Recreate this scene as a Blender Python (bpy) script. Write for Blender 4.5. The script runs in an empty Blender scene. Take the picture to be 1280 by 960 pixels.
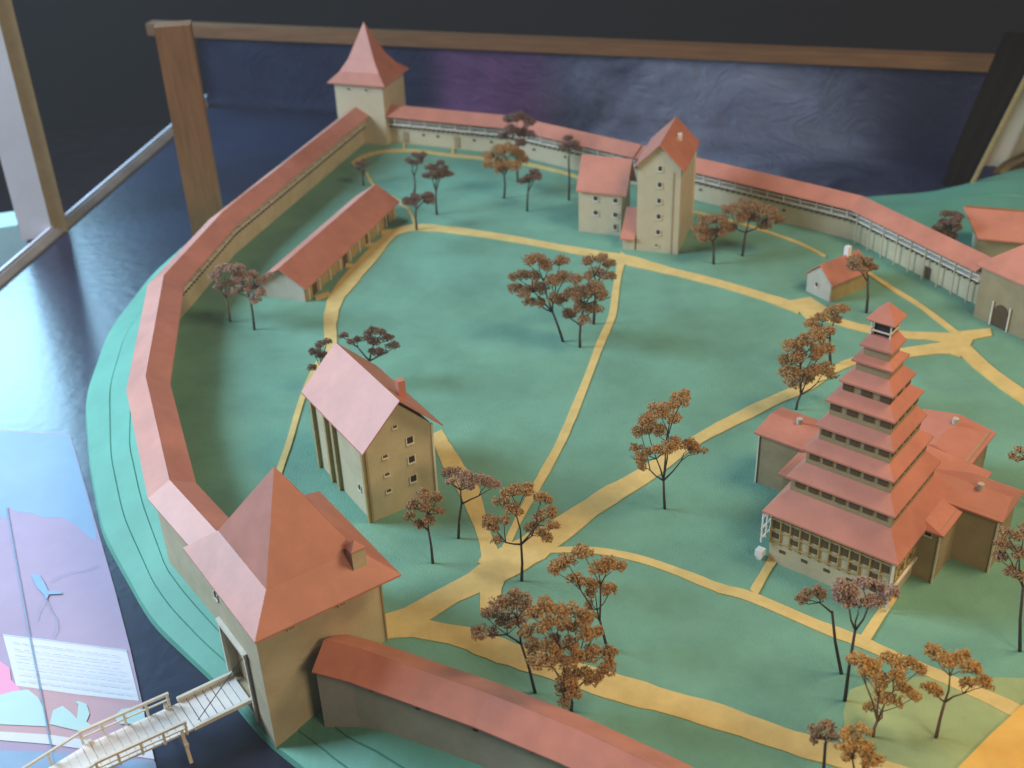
import bpy, bmesh, math, random
from mathutils import Vector, Matrix
S = bpy.context.scene
C = S.collection
RAD = math.radians

# ------------------------------------------------------------------ camera
F_PX = 1500.0; PITCH = RAD(31.5); ROLL = RAD(-2.2)
c_, s_ = math.cos(PITCH), math.sin(PITCH)
R0 = Matrix(((1, 0, 0), (0, s_, -c_), (0, c_, s_)))
RR = Matrix(((math.cos(ROLL), -math.sin(ROLL), 0), (math.sin(ROLL), math.cos(ROLL), 0), (0, 0, 1)))
RC = R0 @ RR
cam_d = bpy.data.cameras.new('camera'); cam = bpy.data.objects.new('camera', cam_d); C.objects.link(cam)
cam.matrix_world = Matrix.Translation((0, 0, 1)) @ RC.to_4x4()
cam_d.sensor_width = 36; cam_d.lens = F_PX / 1280 * 36
cam_d.clip_start = 0.01; cam_d.clip_end = 60
cam_d.dof.use_dof = True; cam_d.dof.focus_distance = 1.5; cam_d.dof.aperture_fstop = 5.0
S.camera = cam

# ------------------------------------------------------------------ room light (museum interior)
w = bpy.data.worlds.new('World'); S.world = w; w.use_nodes = True
bg = w.node_tree.nodes['Background']; bg.inputs[0].default_value = (0.62, 0.60, 0.72, 1); bg.inputs[1].default_value = 0.04

def area(name, loc, target, size, power, color, sy=None):
    d = bpy.data.lights.new(name, 'AREA'); d.energy = power; d.color = color
    d.size = size
    if sy: d.shape = 'RECTANGLE'; d.size_y = sy
    o = bpy.data.objects.new(name, d); C.objects.link(o); o.location = loc
    o.rotation_euler = (Vector(target) - Vector(loc)).to_track_quat('-Z', 'Y').to_euler()
    return o
area('window_light', (-2.25, 1.75, 1.35), (0.0, 1.35, 0.0), 0.9, 105, (0.64, 0.81, 1.0), 1.2)
area('far_window_light', (-2.0, 3.9, 1.15), (-0.6, 1.7, -0.05), 1.0, 55, (0.40, 0.74, 1.0), 0.8)
area('ceiling_light', (1.3, 1.1, 1.9), (0.35, 1.3, 0.0), 0.8, 32, (1.0, 0.74, 0.47))
area('warm_fill', (1.15, -0.5, 1.25), (0.35, 1.05, 0.0), 0.6, 20, (1.0, 0.72, 0.44))  # unseen fill, added to lift the dim front wall and gate faces

HAZE = 0.013
S.cycles.volume_bounces = 0
S.view_settings.view_transform = 'Standard'; S.view_settings.look = 'None'
S.view_settings.exposure = -0.08; S.view_settings.gamma = 1

# ------------------------------------------------------------------ helpers
def at(px, py, z=0.0):
    """the point of the horizontal plane at height z seen at (px, py) of the 1280 x 960 photograph"""
    d = RC @ Vector((px - 640, 480 - py, -F_PX)); t = (z - 1.0) / d.z
    return Vector((d.x * t, d.y * t, z))
def at_y(px, py, y):
    d = RC @ Vector((px - 640, 480 - py, -F_PX)); t = y / d.y; return Vector((d.x * t, y, 1 + d.z * t))
def pix(p):
    v = RC.transposed() @ (Vector(p) - Vector((0, 0, 1)))
    return (640 + F_PX * v.x / -v.z, 480 - F_PX * v.y / -v.z, -v.z)
def height(px, py, top, z0=0.0):
    b = at(px, py, z0); lo, hi = z0, 0.9
    for _ in range(30):
        m = (lo + hi) / 2
        if pix((b.x, b.y, m))[1] > top: lo = m
        else: hi = m
    return lo

def mat(name, col, rough=0.8, var=0.12, scale=40, bump=0.15, bscale=400, spec=0.3, col2=None, coat=0.0, metal=0.0, stretch=None):
    m = bpy.data.materials.new(name); m.use_nodes = True
    nt = m.node_tree; N = nt.nodes; L = nt.links; b = N['Principled BSDF']
    b.inputs['Roughness'].default_value = rough
    b.inputs['Specular IOR Level'].default_value = spec
    b.inputs['Coat Weight'].default_value = coat; b.inputs['Coat Roughness'].default_value = 0.15
    b.inputs['Metallic'].default_value = metal
    tc = N.new('ShaderNodeTexCoord'); src = tc.outputs['Object']
    if stretch:
        mp = N.new('ShaderNodeMapping'); mp.inputs['Scale'].default_value = stretch; L.new(src, mp.inputs[0]); src = mp.outputs[0]
    n = N.new('ShaderNodeTexNoise'); n.inputs['Scale'].default_value = scale; n.inputs['Detail'].default_value = 6; n.inputs['Roughness'].default_value = 0.65
    L.new(src, n.inputs['Vector'])
    r = N.new('ShaderNodeValToRGB'); e = r.color_ramp.elements
    e[0].position = 0.3; e[1].position = 0.7
    c2 = col2 or tuple(min(1, x * (1 + var)) for x in col)
    c1 = col if col2 else tuple(x * (1 - var) for x in col)
    e[0].color = (*c1, 1); e[1].color = (*c2, 1)
    L.new(n.outputs[0], r.inputs[0]); L.new(r.outputs[0], b.inputs['Base Color'])
    if bump:
        n2 = N.new('ShaderNodeTexNoise'); n2.inputs['Scale'].default_value = bscale; n2.inputs['Detail'].default_value = 4
        L.new(src, n2.inputs['Vector'])
        bp = N.new('ShaderNodeBump'); bp.inputs['Strength'].default_value = bump; bp.inputs['Distance'].default_value = 0.002
        L.new(n2.outputs[0], bp.inputs['Height']); L.new(bp.outputs[0], b.inputs['Normal'])
    return m

M = {}
M['grass'] = mat('painted_green', (0.15, 0.335, 0.245), 0.75, 0.16, 9, 0.6, 420, spec=0.25)
M['bank'] = mat('painted_bank', (0.13, 0.38, 0.285), 0.6, 0.1, 12, 0.2, 500)
M['olive'] = mat('amber_glow_on_lawn', (0.29, 0.37, 0.17), 0.8, 0.15, 15, 0.2, 500)
M['path'] = mat('sand_path', (0.62, 0.48, 0.19), 0.85, 0.12, 30, 0.35, 900, spec=0.2)
M['plaza'] = mat('plaza_with_glow', (0.72, 0.44, 0.11), 0.85, 0.08, 30, 0.3, 900, spec=0.2)
M['roof'] = mat('terracotta_card', (0.50, 0.20, 0.14), 0.48, 0.15, 18, 0.10, 900, spec=0.6)
M['wall'] = mat('beige_card', (0.50, 0.44, 0.29), 0.85, 0.12, 25, 0.25, 500, spec=0.2)
M['wallgrey'] = mat('grey_card', (0.46, 0.44, 0.36), 0.85, 0.12, 25, 0.25, 500, spec=0.2)
M['wallpale'] = mat('pale_card', (0.52, 0.46, 0.32), 0.85, 0.07, 25, 0.2, 500, spec=0.2)
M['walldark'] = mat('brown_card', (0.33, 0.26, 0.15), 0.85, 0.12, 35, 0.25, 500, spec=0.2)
M['stick'] = mat('pale_stripwood', (0.68, 0.64, 0.53), 0.8, 0.1, 90, 0.1, 500)
M['timber'] = mat('ochre_stripwood', (0.38, 0.29, 0.13), 0.8, 0.15, 90, 0.1, 500)
M['white'] = mat('white_card', (0.78, 0.76, 0.72), 0.7, 0.05, 60, 0.15, 500)
M['dark'] = mat('dark_opening', (0.03, 0.028, 0.03), 0.7, 0.2, 60, 0.0)
M['brownwin'] = mat('brown_shade', (0.09, 0.06, 0.03), 0.7, 0.2, 60, 0.0)
M['moat'] = mat('navy_gloss_board', (0.010, 0.014, 0.034), 0.31, 0.4, 3.5, 0.3, 45, spec=0.6, col2=(0.02, 0.030, 0.065), coat=0.15)
M['reflected_postwood'] = mat('orange_brown_reflection', (0.20, 0.095, 0.035), 0.55, 0.25, 9, 0.2, 60, stretch=(12, 12, 1))
M['railwood'] = mat('brown_wood', (0.17, 0.085, 0.035), 0.55, 0.25, 9, 0.2, 60, stretch=(1, 12, 12))
M['basewood'] = mat('grey_brown_trim', (0.30, 0.27, 0.25), 0.35, 0.2, 9, 0.1, 60)
M['bluepost'] = mat('blue_lit_post', (0.62, 0.66, 0.78), 0.5, 0.08, 6, 0.1, 60)
M['black'] = mat('black_cloth', (0.008, 0.008, 0.008), 0.9, 0.2, 6, 0.1, 60)
M['room'] = mat('dark_room_wall', (0.012, 0.010, 0.010), 0.9, 0.3, 1.2, 0.0)
M['roomfloor'] = mat('dark_room_floor', (0.05, 0.03, 0.04), 0.8, 0.4, 14, 0.3, 40)
M['curtain'] = mat('cream_curtain', (0.70, 0.66, 0.52), 0.8, 0.1, 6, 0.1, 90)
M['brocade'] = mat('brown_cloth', (0.24, 0.16, 0.06), 0.6, 0.35, 18, 0.2, 90)
M['bark'] = mat('twig_bark', (0.055, 0.045, 0.038), 0.85, 0.3, 300, 0.2, 900)
M['barklight'] = mat('pale_twig', (0.18, 0.11, 0.07), 0.85, 0.3, 300, 0.2, 900)
FO = {
 'rust': mat('rust_dried_flower', (0.25, 0.13, 0.045), 0.9, 0, 260, 0.0, col2=(0.55, 0.34, 0.14)),
 'brown': mat('brown_dried_flower', (0.20, 0.115, 0.055), 0.9, 0, 260, 0.0, col2=(0.48, 0.31, 0.16)),
 'pink': mat('pinkish_dried_flower', (0.27, 0.17, 0.12), 0.9, 0, 260, 0.0, col2=(0.50, 0.35, 0.27)),
 'dark': mat('dark_dried_flower', (0.10, 0.062, 0.045), 0.9, 0, 260, 0.0, col2=(0.27, 0.17, 0.125)),
 'orange': mat('orange_dried_flower', (0.36, 0.19, 0.045), 0.9, 0, 260, 0.0, col2=(0.66, 0.40, 0.13)),
}
# navy sheet of the back panel: creased, purple and pale reflections painted in
def backdrop_mat():
    m = bpy.data.materials.new('navy_creased_sheet'); m.use_nodes = True
    nt = m.node_tree; N = nt.nodes; L = nt.links; b = N['Principled BSDF']
    b.inputs['Roughness'].default_value = 0.5; b.inputs['Specular IOR Level'].default_value = 0.6
    tc = N.new('ShaderNodeTexCoord')
    n = N.new('ShaderNodeTexNoise'); n.inputs['Scale'].default_value = 2.2; n.inputs['Detail'].default_value = 9; n.inputs['Roughness'].default_value = 0.62; n.inputs['Distortion'].default_value = 0.8
    L.new(tc.outputs['Object'], n.inputs[0])
    r = N.new('ShaderNodeValToRGB'); e = r.color_ramp.elements
    e[0].position = 0.34; e[0].color = (0.02, 0.04, 0.12, 1); e[1].position = 0.70; e[1].color = (0.22, 0.30, 0.50, 1)
    x = e.new(0.5); x.color = (0.07, 0.08, 0.24, 1); x = e.new(0.56); x.color = (0.16, 0.09, 0.27, 1)
    L.new(n.outputs[0], r.inputs[0])
    sx = N.new('ShaderNodeSeparateXYZ'); L.new(tc.outputs['Object'], sx.inputs[0])
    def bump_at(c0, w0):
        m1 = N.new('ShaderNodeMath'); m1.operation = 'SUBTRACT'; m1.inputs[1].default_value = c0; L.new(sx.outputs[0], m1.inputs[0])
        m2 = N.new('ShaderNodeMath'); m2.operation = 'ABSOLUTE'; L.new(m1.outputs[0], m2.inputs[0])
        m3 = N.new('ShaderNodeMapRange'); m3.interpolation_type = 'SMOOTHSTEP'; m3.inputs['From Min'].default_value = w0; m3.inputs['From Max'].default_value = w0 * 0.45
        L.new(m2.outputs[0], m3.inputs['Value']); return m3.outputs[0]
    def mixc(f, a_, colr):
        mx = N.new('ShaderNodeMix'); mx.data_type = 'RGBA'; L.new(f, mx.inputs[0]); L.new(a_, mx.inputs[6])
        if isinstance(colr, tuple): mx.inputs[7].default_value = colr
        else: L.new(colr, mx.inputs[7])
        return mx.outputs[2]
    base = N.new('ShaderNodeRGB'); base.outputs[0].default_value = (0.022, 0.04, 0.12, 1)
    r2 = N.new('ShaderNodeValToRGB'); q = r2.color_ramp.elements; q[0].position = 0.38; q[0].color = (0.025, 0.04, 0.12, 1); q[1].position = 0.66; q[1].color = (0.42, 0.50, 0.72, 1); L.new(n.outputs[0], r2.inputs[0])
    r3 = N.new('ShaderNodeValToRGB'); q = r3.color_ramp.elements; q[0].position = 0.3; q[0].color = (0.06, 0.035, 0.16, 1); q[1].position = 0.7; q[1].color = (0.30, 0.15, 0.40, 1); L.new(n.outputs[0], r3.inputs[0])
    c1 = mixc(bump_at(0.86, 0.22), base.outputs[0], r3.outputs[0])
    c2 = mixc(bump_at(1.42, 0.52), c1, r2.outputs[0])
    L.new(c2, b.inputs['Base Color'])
    n2 = N.new('ShaderNodeTexNoise'); n2.inputs['Scale'].default_value = 5; n2.inputs['Detail'].default_value = 10; n2.inputs['Roughness'].default_value = 0.7; n2.inputs['Distortion'].default_value = 1.2
    L.new(tc.outputs['Object'], n2.inputs[0])
    bp = N.new('ShaderNodeBump'); bp.inputs['Strength'].default_value = 0.8; bp.inputs['Distance'].default_value = 0.05
    L.new(n2.outputs[0], bp.inputs['Height']); L.new(bp.outputs[0], b.inputs['Normal'])
    return m
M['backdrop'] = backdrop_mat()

def obj(name, bm, m, parent=None, smooth=False):
    me = bpy.data.meshes.new(name); bmesh.ops.recalc_face_normals(bm, faces=bm.faces[:]); bm.to_mesh(me); bm.free()
    for q in (m if isinstance(m, (list, tuple)) else [m]): me.materials.append(q)
    if smooth:
        for p in me.polygons: p.use_smooth = True
    o = bpy.data.objects.new(name, me); C.objects.link(o); o.parent = parent
    return o
def tag(o, label, cat, group=None):
    o['label'] = label; o['category'] = cat
    if group: o['group'] = group
    return o
def thing(name, label, cat, loc=(0, 0, 0), rz=0.0, group=None):
    o = bpy.data.objects.new(name, None); C.objects.link(o); o.empty_display_size = 0.02
    o.location = loc; o.rotation_euler = (0, 0, rz); return tag(o, label, cat, group)
def struct(o): o['kind'] = 'structure'; return o

def box(bm, x0, x1, y0, y1, z0, z1):
    v = [bm.verts.new(p) for p in ((x0, y0, z0), (x1, y0, z0), (x1, y1, z0), (x0, y1, z0), (x0, y0, z1), (x1, y0, z1), (x1, y1, z1), (x0, y1, z1))]
    for f in ((0, 3, 2, 1), (4, 5, 6, 7), (0, 1, 5, 4), (1, 2, 6, 5), (2, 3, 7, 6), (3, 0, 4, 7)): bm.faces.new([v[i] for i in f])
    return v
def nb(): return bmesh.new()
def boxo(name, parent, m, *b):
    bm = nb(); box(bm, *b); return obj(name, bm, m, parent)
def bar(bm, a, b, w, h=None):
    """a square bar between two points"""
    a = Vector(a); b = Vector(b); d = (b - a); h = h or w
    up = Vector((0, 0, 1)) if abs(d.normalized().z) < 0.95 else Vector((1, 0, 0))
    s = d.cross(up).normalized(); t = s.cross(d).normalized()
    q = [a + s * (w / 2 * i) + t * (h / 2 * j) for i, j in ((-1, -1), (1, -1), (1, 1), (-1, 1))]
    v = [bm.verts.new(p) for p in q] + [bm.verts.new(p + d) for p in q]
    for f in ((3, 2, 1, 0), (4, 5, 6, 7), (0, 1, 5, 4), (1, 2, 6, 5), (2, 3, 7, 6), (3, 0, 4, 7)): bm.faces.new([v[i] for i in f])
def tube(bm, pts, rad, n=5):
    rings = []
    for i, p in enumerate(pts):
        p = Vector(p); d = (Vector(pts[min(i + 1, len(pts) - 1)]) - Vector(pts[max(i - 1, 0)])).normalized()
        s = d.cross(Vector((0.3, 0.9, 0.1))).normalized(); t = d.cross(s)
        rings.append([bm.verts.new(p + (s * math.cos(k * 2 * math.pi / n) + t * math.sin(k * 2 * math.pi / n)) * rad[i]) for k in range(n)])
    for a, b in zip(rings, rings[1:]):
        for k in range(n): bm.faces.new((a[k], a[(k + 1) % n], b[(k + 1) % n], b[k]))
    bm.faces.new(rings[0][::-1]); bm.faces.new(rings[-1])
def slab(bm, pts, t):
    """closed sheet of thickness t below the given 3D outline"""
    a = [bm.verts.new(p) for p in pts]; b = [bm.verts.new(Vector(p) - Vector((0, 0, t))) for p in pts]; n = len(a)
    bm.faces.new(a); bm.faces.new(b[::-1])
    for i in range(n): bm.faces.new((a[i], b[i], b[(i + 1) % n], a[(i + 1) % n]))
def frustum_roof(bm, a0, b0, z0, a1, b1, z1, t=0.0025):
    """four slopes from eave rectangle (a0 b0 z0) to upper rectangle (a1 b1 z1)"""
    def ring(a, b, z): return [(-a, -b, z), (a, -b, z), (a, b, z), (-a, b, z)]
    R = [[bm.verts.new(p) for p in ring(*q)] for q in ((a0, b0, z0 - t), (a0, b0, z0), (a1, b1, z1))]
    for A, B in zip(R, R[1:]):
        for k in range(4): bm.faces.new((A[k], A[(k + 1) % 4], B[(k + 1) % 4], B[k]))
    bm.faces.new(R[0][::-1])
    bm.faces.new(R[2])
def pyramid(bm, a, b, z0, z1, t=0.002):
    lo = [bm.verts.new(p) for p in ((-a, -b, z0 - t), (a, -b, z0 - t), (a, b, z0 - t), (-a, b, z0 - t))]
    hi = [bm.verts.new(p) for p in ((-a, -b, z0), (a, -b, z0), (a, b, z0), (-a, b, z0))]; ap = bm.verts.new((0, 0, z1))
    bm.faces.new(lo[::-1])
    for k in range(4):
        bm.faces.new((lo[k], lo[(k + 1) % 4], hi[(k + 1) % 4], hi[k])); bm.faces.new((hi[k], hi[(k + 1) % 4], ap))
def gable_body(bm, a, b, ze, zr, z0=0.0, axis='x'):
    """walls with gables; the ridge runs along local x (or y)"""
    def T(x, y, z): return (x, y, z) if axis == 'x' else (-y, x, z)
    for s in (-a, a): pass
    P = [(-a, -b, z0), (-a, b, z0), (-a, b, ze), (-a, 0, zr), (-a, -b, ze)]
    A = [bm.verts.new(T(*p)) for p in P]; B = [bm.verts.new(T(a, p[1], p[2])) for p in P]
    bm.faces.new(A); bm.faces.new(B[::-1])
    for i in range(5): bm.faces.new((A[i], B[i], B[(i + 1) % 5], A[(i + 1) % 5]))
def gable_slope(bm, a, b, ze, zr, side, axis='x', t=0.0025, hip0=0.0, hip1=0.0):
    def T(x, y, z): return (x, y, z) if axis == 'x' else (-y, x, z)
    s = side
    pts = [(-a, s * b, ze), (a, s * b, ze), (a - hip1, 0, zr), (-a + hip0, 0, zr)]
    slab(bm, [T(*p) for p in pts], t)
def sweep(bm, prof, pts, side, closed=True):
    """profile of (offset, z) swept along a polyline with mitred corners; offset positive towards `side`"""
    n = len(pts); rings = []
    for i in range(n):
        p = Vector(pts[i][:2]); dz = pts[i][2] if len(pts[i]) > 2 else 0
        def nor(a, b):
            d = (Vector(pts[b][:2]) - Vector(pts[a][:2])).normalized(); return Vector((-d.y, d.x)) * side
        if i == 0: m = nor(0, 1); k = 1
        elif i == n - 1: m = nor(n - 2, n - 1); k = 1
        else:
            n1 = nor(i - 1, i); n2 = nor(i, i + 1); m = (n1 + n2).normalized(); k = 1 / max(0.3, m.dot(n1))
        rings.append([bm.verts.new((p.x + m.x * o * k, p.y + m.y * o * k, z + dz)) for o, z in prof])
    L = len(prof)
    for a, b in zip(rings, rings[1:]):
        for k in range(L): bm.faces.new((a[k], a[(k + 1) % L], b[(k + 1) % L], b[k]))
    bm.faces.new(rings[0]); bm.faces.new(rings[-1][::-1])

# ------------------------------------------------------------------ the setting: case floor, banks, inner ground
MZ = -0.085
bm = nb(); box(bm, -2.2, 2.6, -0.4, 3.42, MZ - 0.02, MZ)
# board is cut to the case: left edge follows the base rail
bm.free(); bm = nb()
case = [(-1.055, 2.25), (-0.843, 3.37), (1.30, 2.755), (1.42, 2.62), (2.6, 2.5), (2.6, -0.4), (-1.56, -0.4)]
slab(bm, [(x, y, MZ) for x, y in case], 0.03)
struct(obj('moat_board', bm, M['moat']))
bm = nb(); box(bm, -7, 6, -3, 7, -0.92, -0.9); struct(obj('room_floor', bm, M['roomfloor']))
bm = nb(); box(bm, -7, 6, 5.6, 5.7, -0.9, 2.6); struct(obj('room_wall', bm, M['room']))

# volume added in place of the reflection veil on the case glass
hz = bpy.data.materials.new('glass_veil'); hz.use_nodes = True
for n_ in list(hz.node_tree.nodes):
    if n_.type == 'BSDF_PRINCIPLED': hz.node_tree.nodes.remove(n_)
pvn = hz.node_tree.nodes.new('ShaderNodeVolumePrincipled'); pvn.inputs['Density'].default_value = HAZE; pvn.inputs['Color'].default_value = (0.92, 0.92, 0.95, 1)
hz.node_tree.links.new(pvn.outputs[0], hz.node_tree.nodes['Material Output'].inputs['Volume'])
bm = nb(); box(bm, -7.5, 6.5, -3.5, 7.5, -1.95, 2.9); ho = obj('glass_veil_volume', bm, hz); ho['kind'] = 'stuff'

CEN = Vector((0.2, 1.7))
inner = [(-0.262, 1.071), (-0.368, 1.17), (-0.454, 1.287), (-0.548, 1.551), (-0.599, 1.895), (-0.547, 2.166), (-0.355, 2.79), (-0.31, 2.88), (-0.245, 2.79), (0.024, 2.66), (0.296, 2.443), (0.607, 2.187), (0.681, 2.124), (0.802, 1.85), (0.92, 1.78), (1.15, 1.5), (1.25, 1.1), (0.9, 0.7), (0.45, 0.66), (0.141, 0.802), (0.053, 0.857), (-0.035, 0.910), (-0.180, 0.985)]
outer = [(-0.258, 0.945), (-0.300, 0.978), (-0.363, 1.062), (-0.488, 1.195), (-0.604, 1.385), (-0.674, 1.565), (-0.738, 1.764), (-0.760, 2.0), (-0.734, 2.243), (-0.66, 2.5), (-0.50, 2.90), (-0.36, 2.98), (-0.2, 2.93), (0.1, 2.78), (0.4, 2.52), (0.62, 2.46), (0.824, 2.50), (1.045, 2.516), (1.233, 2.66), (1.6, 2.8), (2.2, 2.5), (2.2, 1.0), (1.7, 0.4), (0.6, 0.35), (0.1, 0.56), (-0.1, 0.76), (-0.2, 0.88)]
def radial(poly, th):
    d = Vector((math.cos(th), math.sin(th))); best = None
    for i in range(len(poly)):
        a = Vector(poly[i]) - CEN; b = Vector(poly[(i + 1) % len(poly)]) - CEN; e = b - a
        den = d.x * e.y - d.y * e.x
        if abs(den) < 1e-9: continue
        t = (a.x * e.y - a.y * e.x) / den; u = (a.x * d.y - a.y * d.x) / den
        if t > 0 and -1e-6 <= u <= 1 + 1e-6: best = t if best is None else max(best, t)
    return best
bm = nb(); slab(bm, [(x, y, 0.0) for x, y in inner], 0.06)
struct(obj('lawn', bm, M['grass']))
NTH = 240
gate_c = Vector((-0.262, 1.071))
def zin(x, y):
    # the bank lies lower in front of the gate and below the front wall
    k = max(0.0, min(1.0, (1.55 - y) / 0.45)) if x < 0.9 else 0.0
    k2 = max(0.0, min(1.0, (x + 0.24) / 0.09)) if y < 1.06 else 0.0
    return -0.006 - (0.044 - 0.028 * k2) * k
def smooth(poly_r): return poly_r
Ro = [radial(outer, 2 * math.pi * k / NTH) for k in range(NTH)]
Ro = [sum(Ro[(k + j) % NTH] * wgt for j, wgt in ((-2, 1), (-1, 2), (0, 3), (1, 2), (2, 1))) / 9 for k in range(NTH)]
Ri = [radial(inner, 2 * math.pi * k / NTH) for k in range(NTH)]
bm = nb(); rings = []
steps = [(0.0, 0.0), (0.42, 0.30), (0.425, 0.36), (0.432, 0.358), (0.436, 0.338), (0.68, 0.55), (0.685, 0.61), (0.692, 0.608), (0.696, 0.588), (0.97, 0.82), (1.0, 1.0)]
for f, g in steps:
    ring = []
    for k in range(NTH):
        th = 2 * math.pi * k / NTH; d = Vector((math.cos(th), math.sin(th)))
        ri = Ri[k] - 0.004; ro = max(Ro[k], ri + 0.03); r = ri + (ro - ri) * f
        p = CEN + d * r; pi = CEN + d * ri; z0 = zin(pi.x, pi.y)
        ring.append(bm.verts.new((p.x, p.y, z0 + (MZ - z0) * g)))
    rings.append(ring)
for a, b in zip(rings, rings[1:]):
    for k in range(NTH): bm.faces.new((a[k], a[(k + 1) % NTH], b[(k + 1) % NTH], b[k]))
struct(obj('grass_bank', bm, M['bank']))

# ------------------------------------------------------------------ paths (thin painted sheets on the lawn)
def sheet(name, px, z, m, th=0.006):
    bm = nb(); slab(bm, [at(x, y, z) for x, y in px], th); return struct(obj(name, bm, m))
sheet('lawn_glow_patch', [(1062, 862), (1095, 850), (1148, 846), (1210, 846), (1310, 848), (1320, 990), (1075, 990), (1058, 940), (1054, 890)], 0.0006, M['olive'])  # amber glow on the lawn, painted as a flat coloured patch
def strip(name, rows, z=0.004, m=None, smoothn=4):
    """rows: (x, y, width_px) of the centre line, widths measured across the strip"""
    pts = []
    P = [Vector((r[0], r[1], r[2])) for r in rows]
    Q = []
    for i in range(len(P) - 1):
        p0 = P[max(i - 1, 0)]; p1 = P[i]; p2 = P[i + 1]; p3 = P[min(i + 2, len(P) - 1)]
        for k in range(smoothn):
            t = k / smoothn
            Q.append(0.5 * ((2 * p1) + (p2 - p0) * t + (2 * p0 - 5 * p1 + 4 * p2 - p3) * t * t + (3 * p1 - p0 - 3 * p2 + p3) * t ** 3))
    Q.append(P[-1])
    Lf = []; Rt = []; jr = random.Random(len(rows) * 7 + int(rows[0][0]))
    for i, q in enumerate(Q):
        a = Q[max(i - 1, 0)]; b = Q[min(i + 1, len(Q) - 1)]
        d = Vector((b.x - a.x, b.y - a.y)).normalized(); n = Vector((-d.y, d.x)) * q.z / 2 * jr.uniform(0.93, 1.07)
        Lf.append(at(q.x + n.x, q.y + n.y, z)); Rt.append(at(q.x - n.x, q.y - n.y, z))
    bm = nb()
    top = [(bm.verts.new(a), bm.verts.new(b)) for a, b in zip(Lf, Rt)]
    bot = [(bm.verts.new(a - Vector((0, 0, 0.006))), bm.verts.new(b - Vector((0, 0, 0.006)))) for a, b in zip(Lf, Rt)]
    for i in range(len(top) - 1):
        bm.faces.new((top[i][0], top[i][1], top[i + 1][1], top[i + 1][0]))
        bm.faces.new((top[i][0], top[i + 1][0], bot[i + 1][0], bot[i][0])); bm.faces.new((top[i][1], bot[i][1], bot[i + 1][1], top[i + 1][1]))
    return struct(obj(name, bm, m or M['path']))
zz = [0.0009]
def nz(): zz[0] += 0.00008; return zz[0]
sheet('path', [(470, 770), (482, 767), (505, 760), (545, 738), (585, 717), (603, 702), (630, 690), (660, 676), (668, 694), (650, 705), (634, 718), (627, 735), (625, 752), (600, 766), (600, 740), (572, 752), (536, 775), (560, 780), (602, 786), (602, 818), (560, 804), (515, 796), (492, 797), (470, 800)], nz(), M['path'])
strip('path', [(545, 540, 16), (556, 562, 20), (570, 588, 24), (585, 610, 26), (594, 635, 22), (603, 662, 17), (612, 690, 22), (612, 705, 30)], nz())
strip('path', [(625, 700, 9), (637, 672, 9), (650, 645, 9), (668, 612, 11), (697, 560, 11), (715, 520, 11), (735, 470, 10), (750, 430, 10), (765, 395, 9), (770, 360, 9), (776, 330, 9), (782, 318, 14)], nz())
strip('path', [(615, 712, 40), (660, 688, 38), (700, 662, 30), (752, 625, 24), (800, 597, 22), (872, 549, 13), (925, 521, 15), (974, 497, 13), (1010, 482, 12), (1042, 462, 10), (1075, 449, 10), (1135, 440, 12), (1165, 436, 13), (1200, 432, 18)], nz())
strip('path', [(590, 800, 30), (640, 818, 30), (700, 836, 30), (760, 856, 32), (820, 873, 31), (900, 896, 30), (960, 917, 28), (1015, 935, 28), (1060, 948, 26), (1140, 975, 26)], nz())
strip('path', [(640, 705, 8), (668, 690, 8), (700, 687, 7), (746, 688, 8), (799, 698, 9), (852, 716, 10), (900, 735, 12), (940, 746, 12), (1024, 782, 13), (1072, 800, 14), (1110, 817, 13), (1160, 838, 13), (1205, 858, 14), (1250, 878, 16), (1290, 898, 18)], nz())
strip('path', [(974, 686, 13), (958, 712, 11), (942, 740, 12)], nz())
strip('path', [(1118, 742, 11), (1108, 757, 12), (1094, 778, 13), (1080, 800, 14)], nz())
strip('path', [(415, 440, 17), (413, 419, 16), (413, 398, 17), (420, 372, 18), (441, 345, 18), (470, 313, 15), (488, 294, 9), (505, 286, 8), (530, 284, 8), (580, 289, 8), (640, 298, 8), (700, 309, 8), (760, 320, 10), (790, 326, 12), (840, 339, 9), (900, 354, 9), (960, 372, 10), (1000, 386, 12)], nz())
sheet('path', [(978, 377), (1013, 371), (1034, 384), (1012, 402), (998, 388)], nz(), M['path'])
strip('path', [(1005, 385, 14), (1040, 399, 9), (1084, 411, 9), (1130, 418, 9), (1165, 420, 10), (1200, 424, 16)], nz())
strip('path', [(398, 452, 6), (384, 480, 7), (372, 515, 7), (362, 550, 8), (350, 585, 8), (340, 615, 8)], nz())
sheet('path', [(1186, 421), (1200, 414), (1238, 410), (1240, 419), (1216, 424), (1212, 432), (1200, 446), (1185, 441)], nz(), M['path'])
strip('path', [(1203, 434, 18), (1225, 455, 17), (1250, 475, 16), (1290, 503, 16)], nz())
strip('path', [(1060, 322, 3), (1085, 340, 4), (1115, 360, 5), (1145, 378, 5), (1172, 398, 6), (1198, 418, 7)], nz())
strip('path', [(866, 264, 3), (912, 275, 3), (961, 290, 3), (1000, 304, 3), (1032, 320, 3)], nz())
strip('path', [(440, 205, 5), (452, 196, 4), (470, 190, 3), (490, 188, 3), (520, 188, 3), (560, 193, 3), (600, 197, 3), (650, 203, 3), (700, 214, 3), (725, 222, 3)], nz())
strip('path', [(458, 215, 3), (468, 232, 3), (497, 250, 3), (512, 264, 3), (520, 284, 4)], nz())
for a, b in (((394, 372), (412, 366)), ((432, 331), (447, 333)), ((456, 305), (472, 306)), ((476, 290), (490, 289))):
    strip('path', [(a[0], a[1], 5), (b[0], b[1], 5)], nz())
for a, b in (((505, 178), (505, 188)), ((566, 184), (566, 193))):
    strip('path', [(a[0], a[1], 3), (b[0], b[1], 3)], nz())
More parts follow.
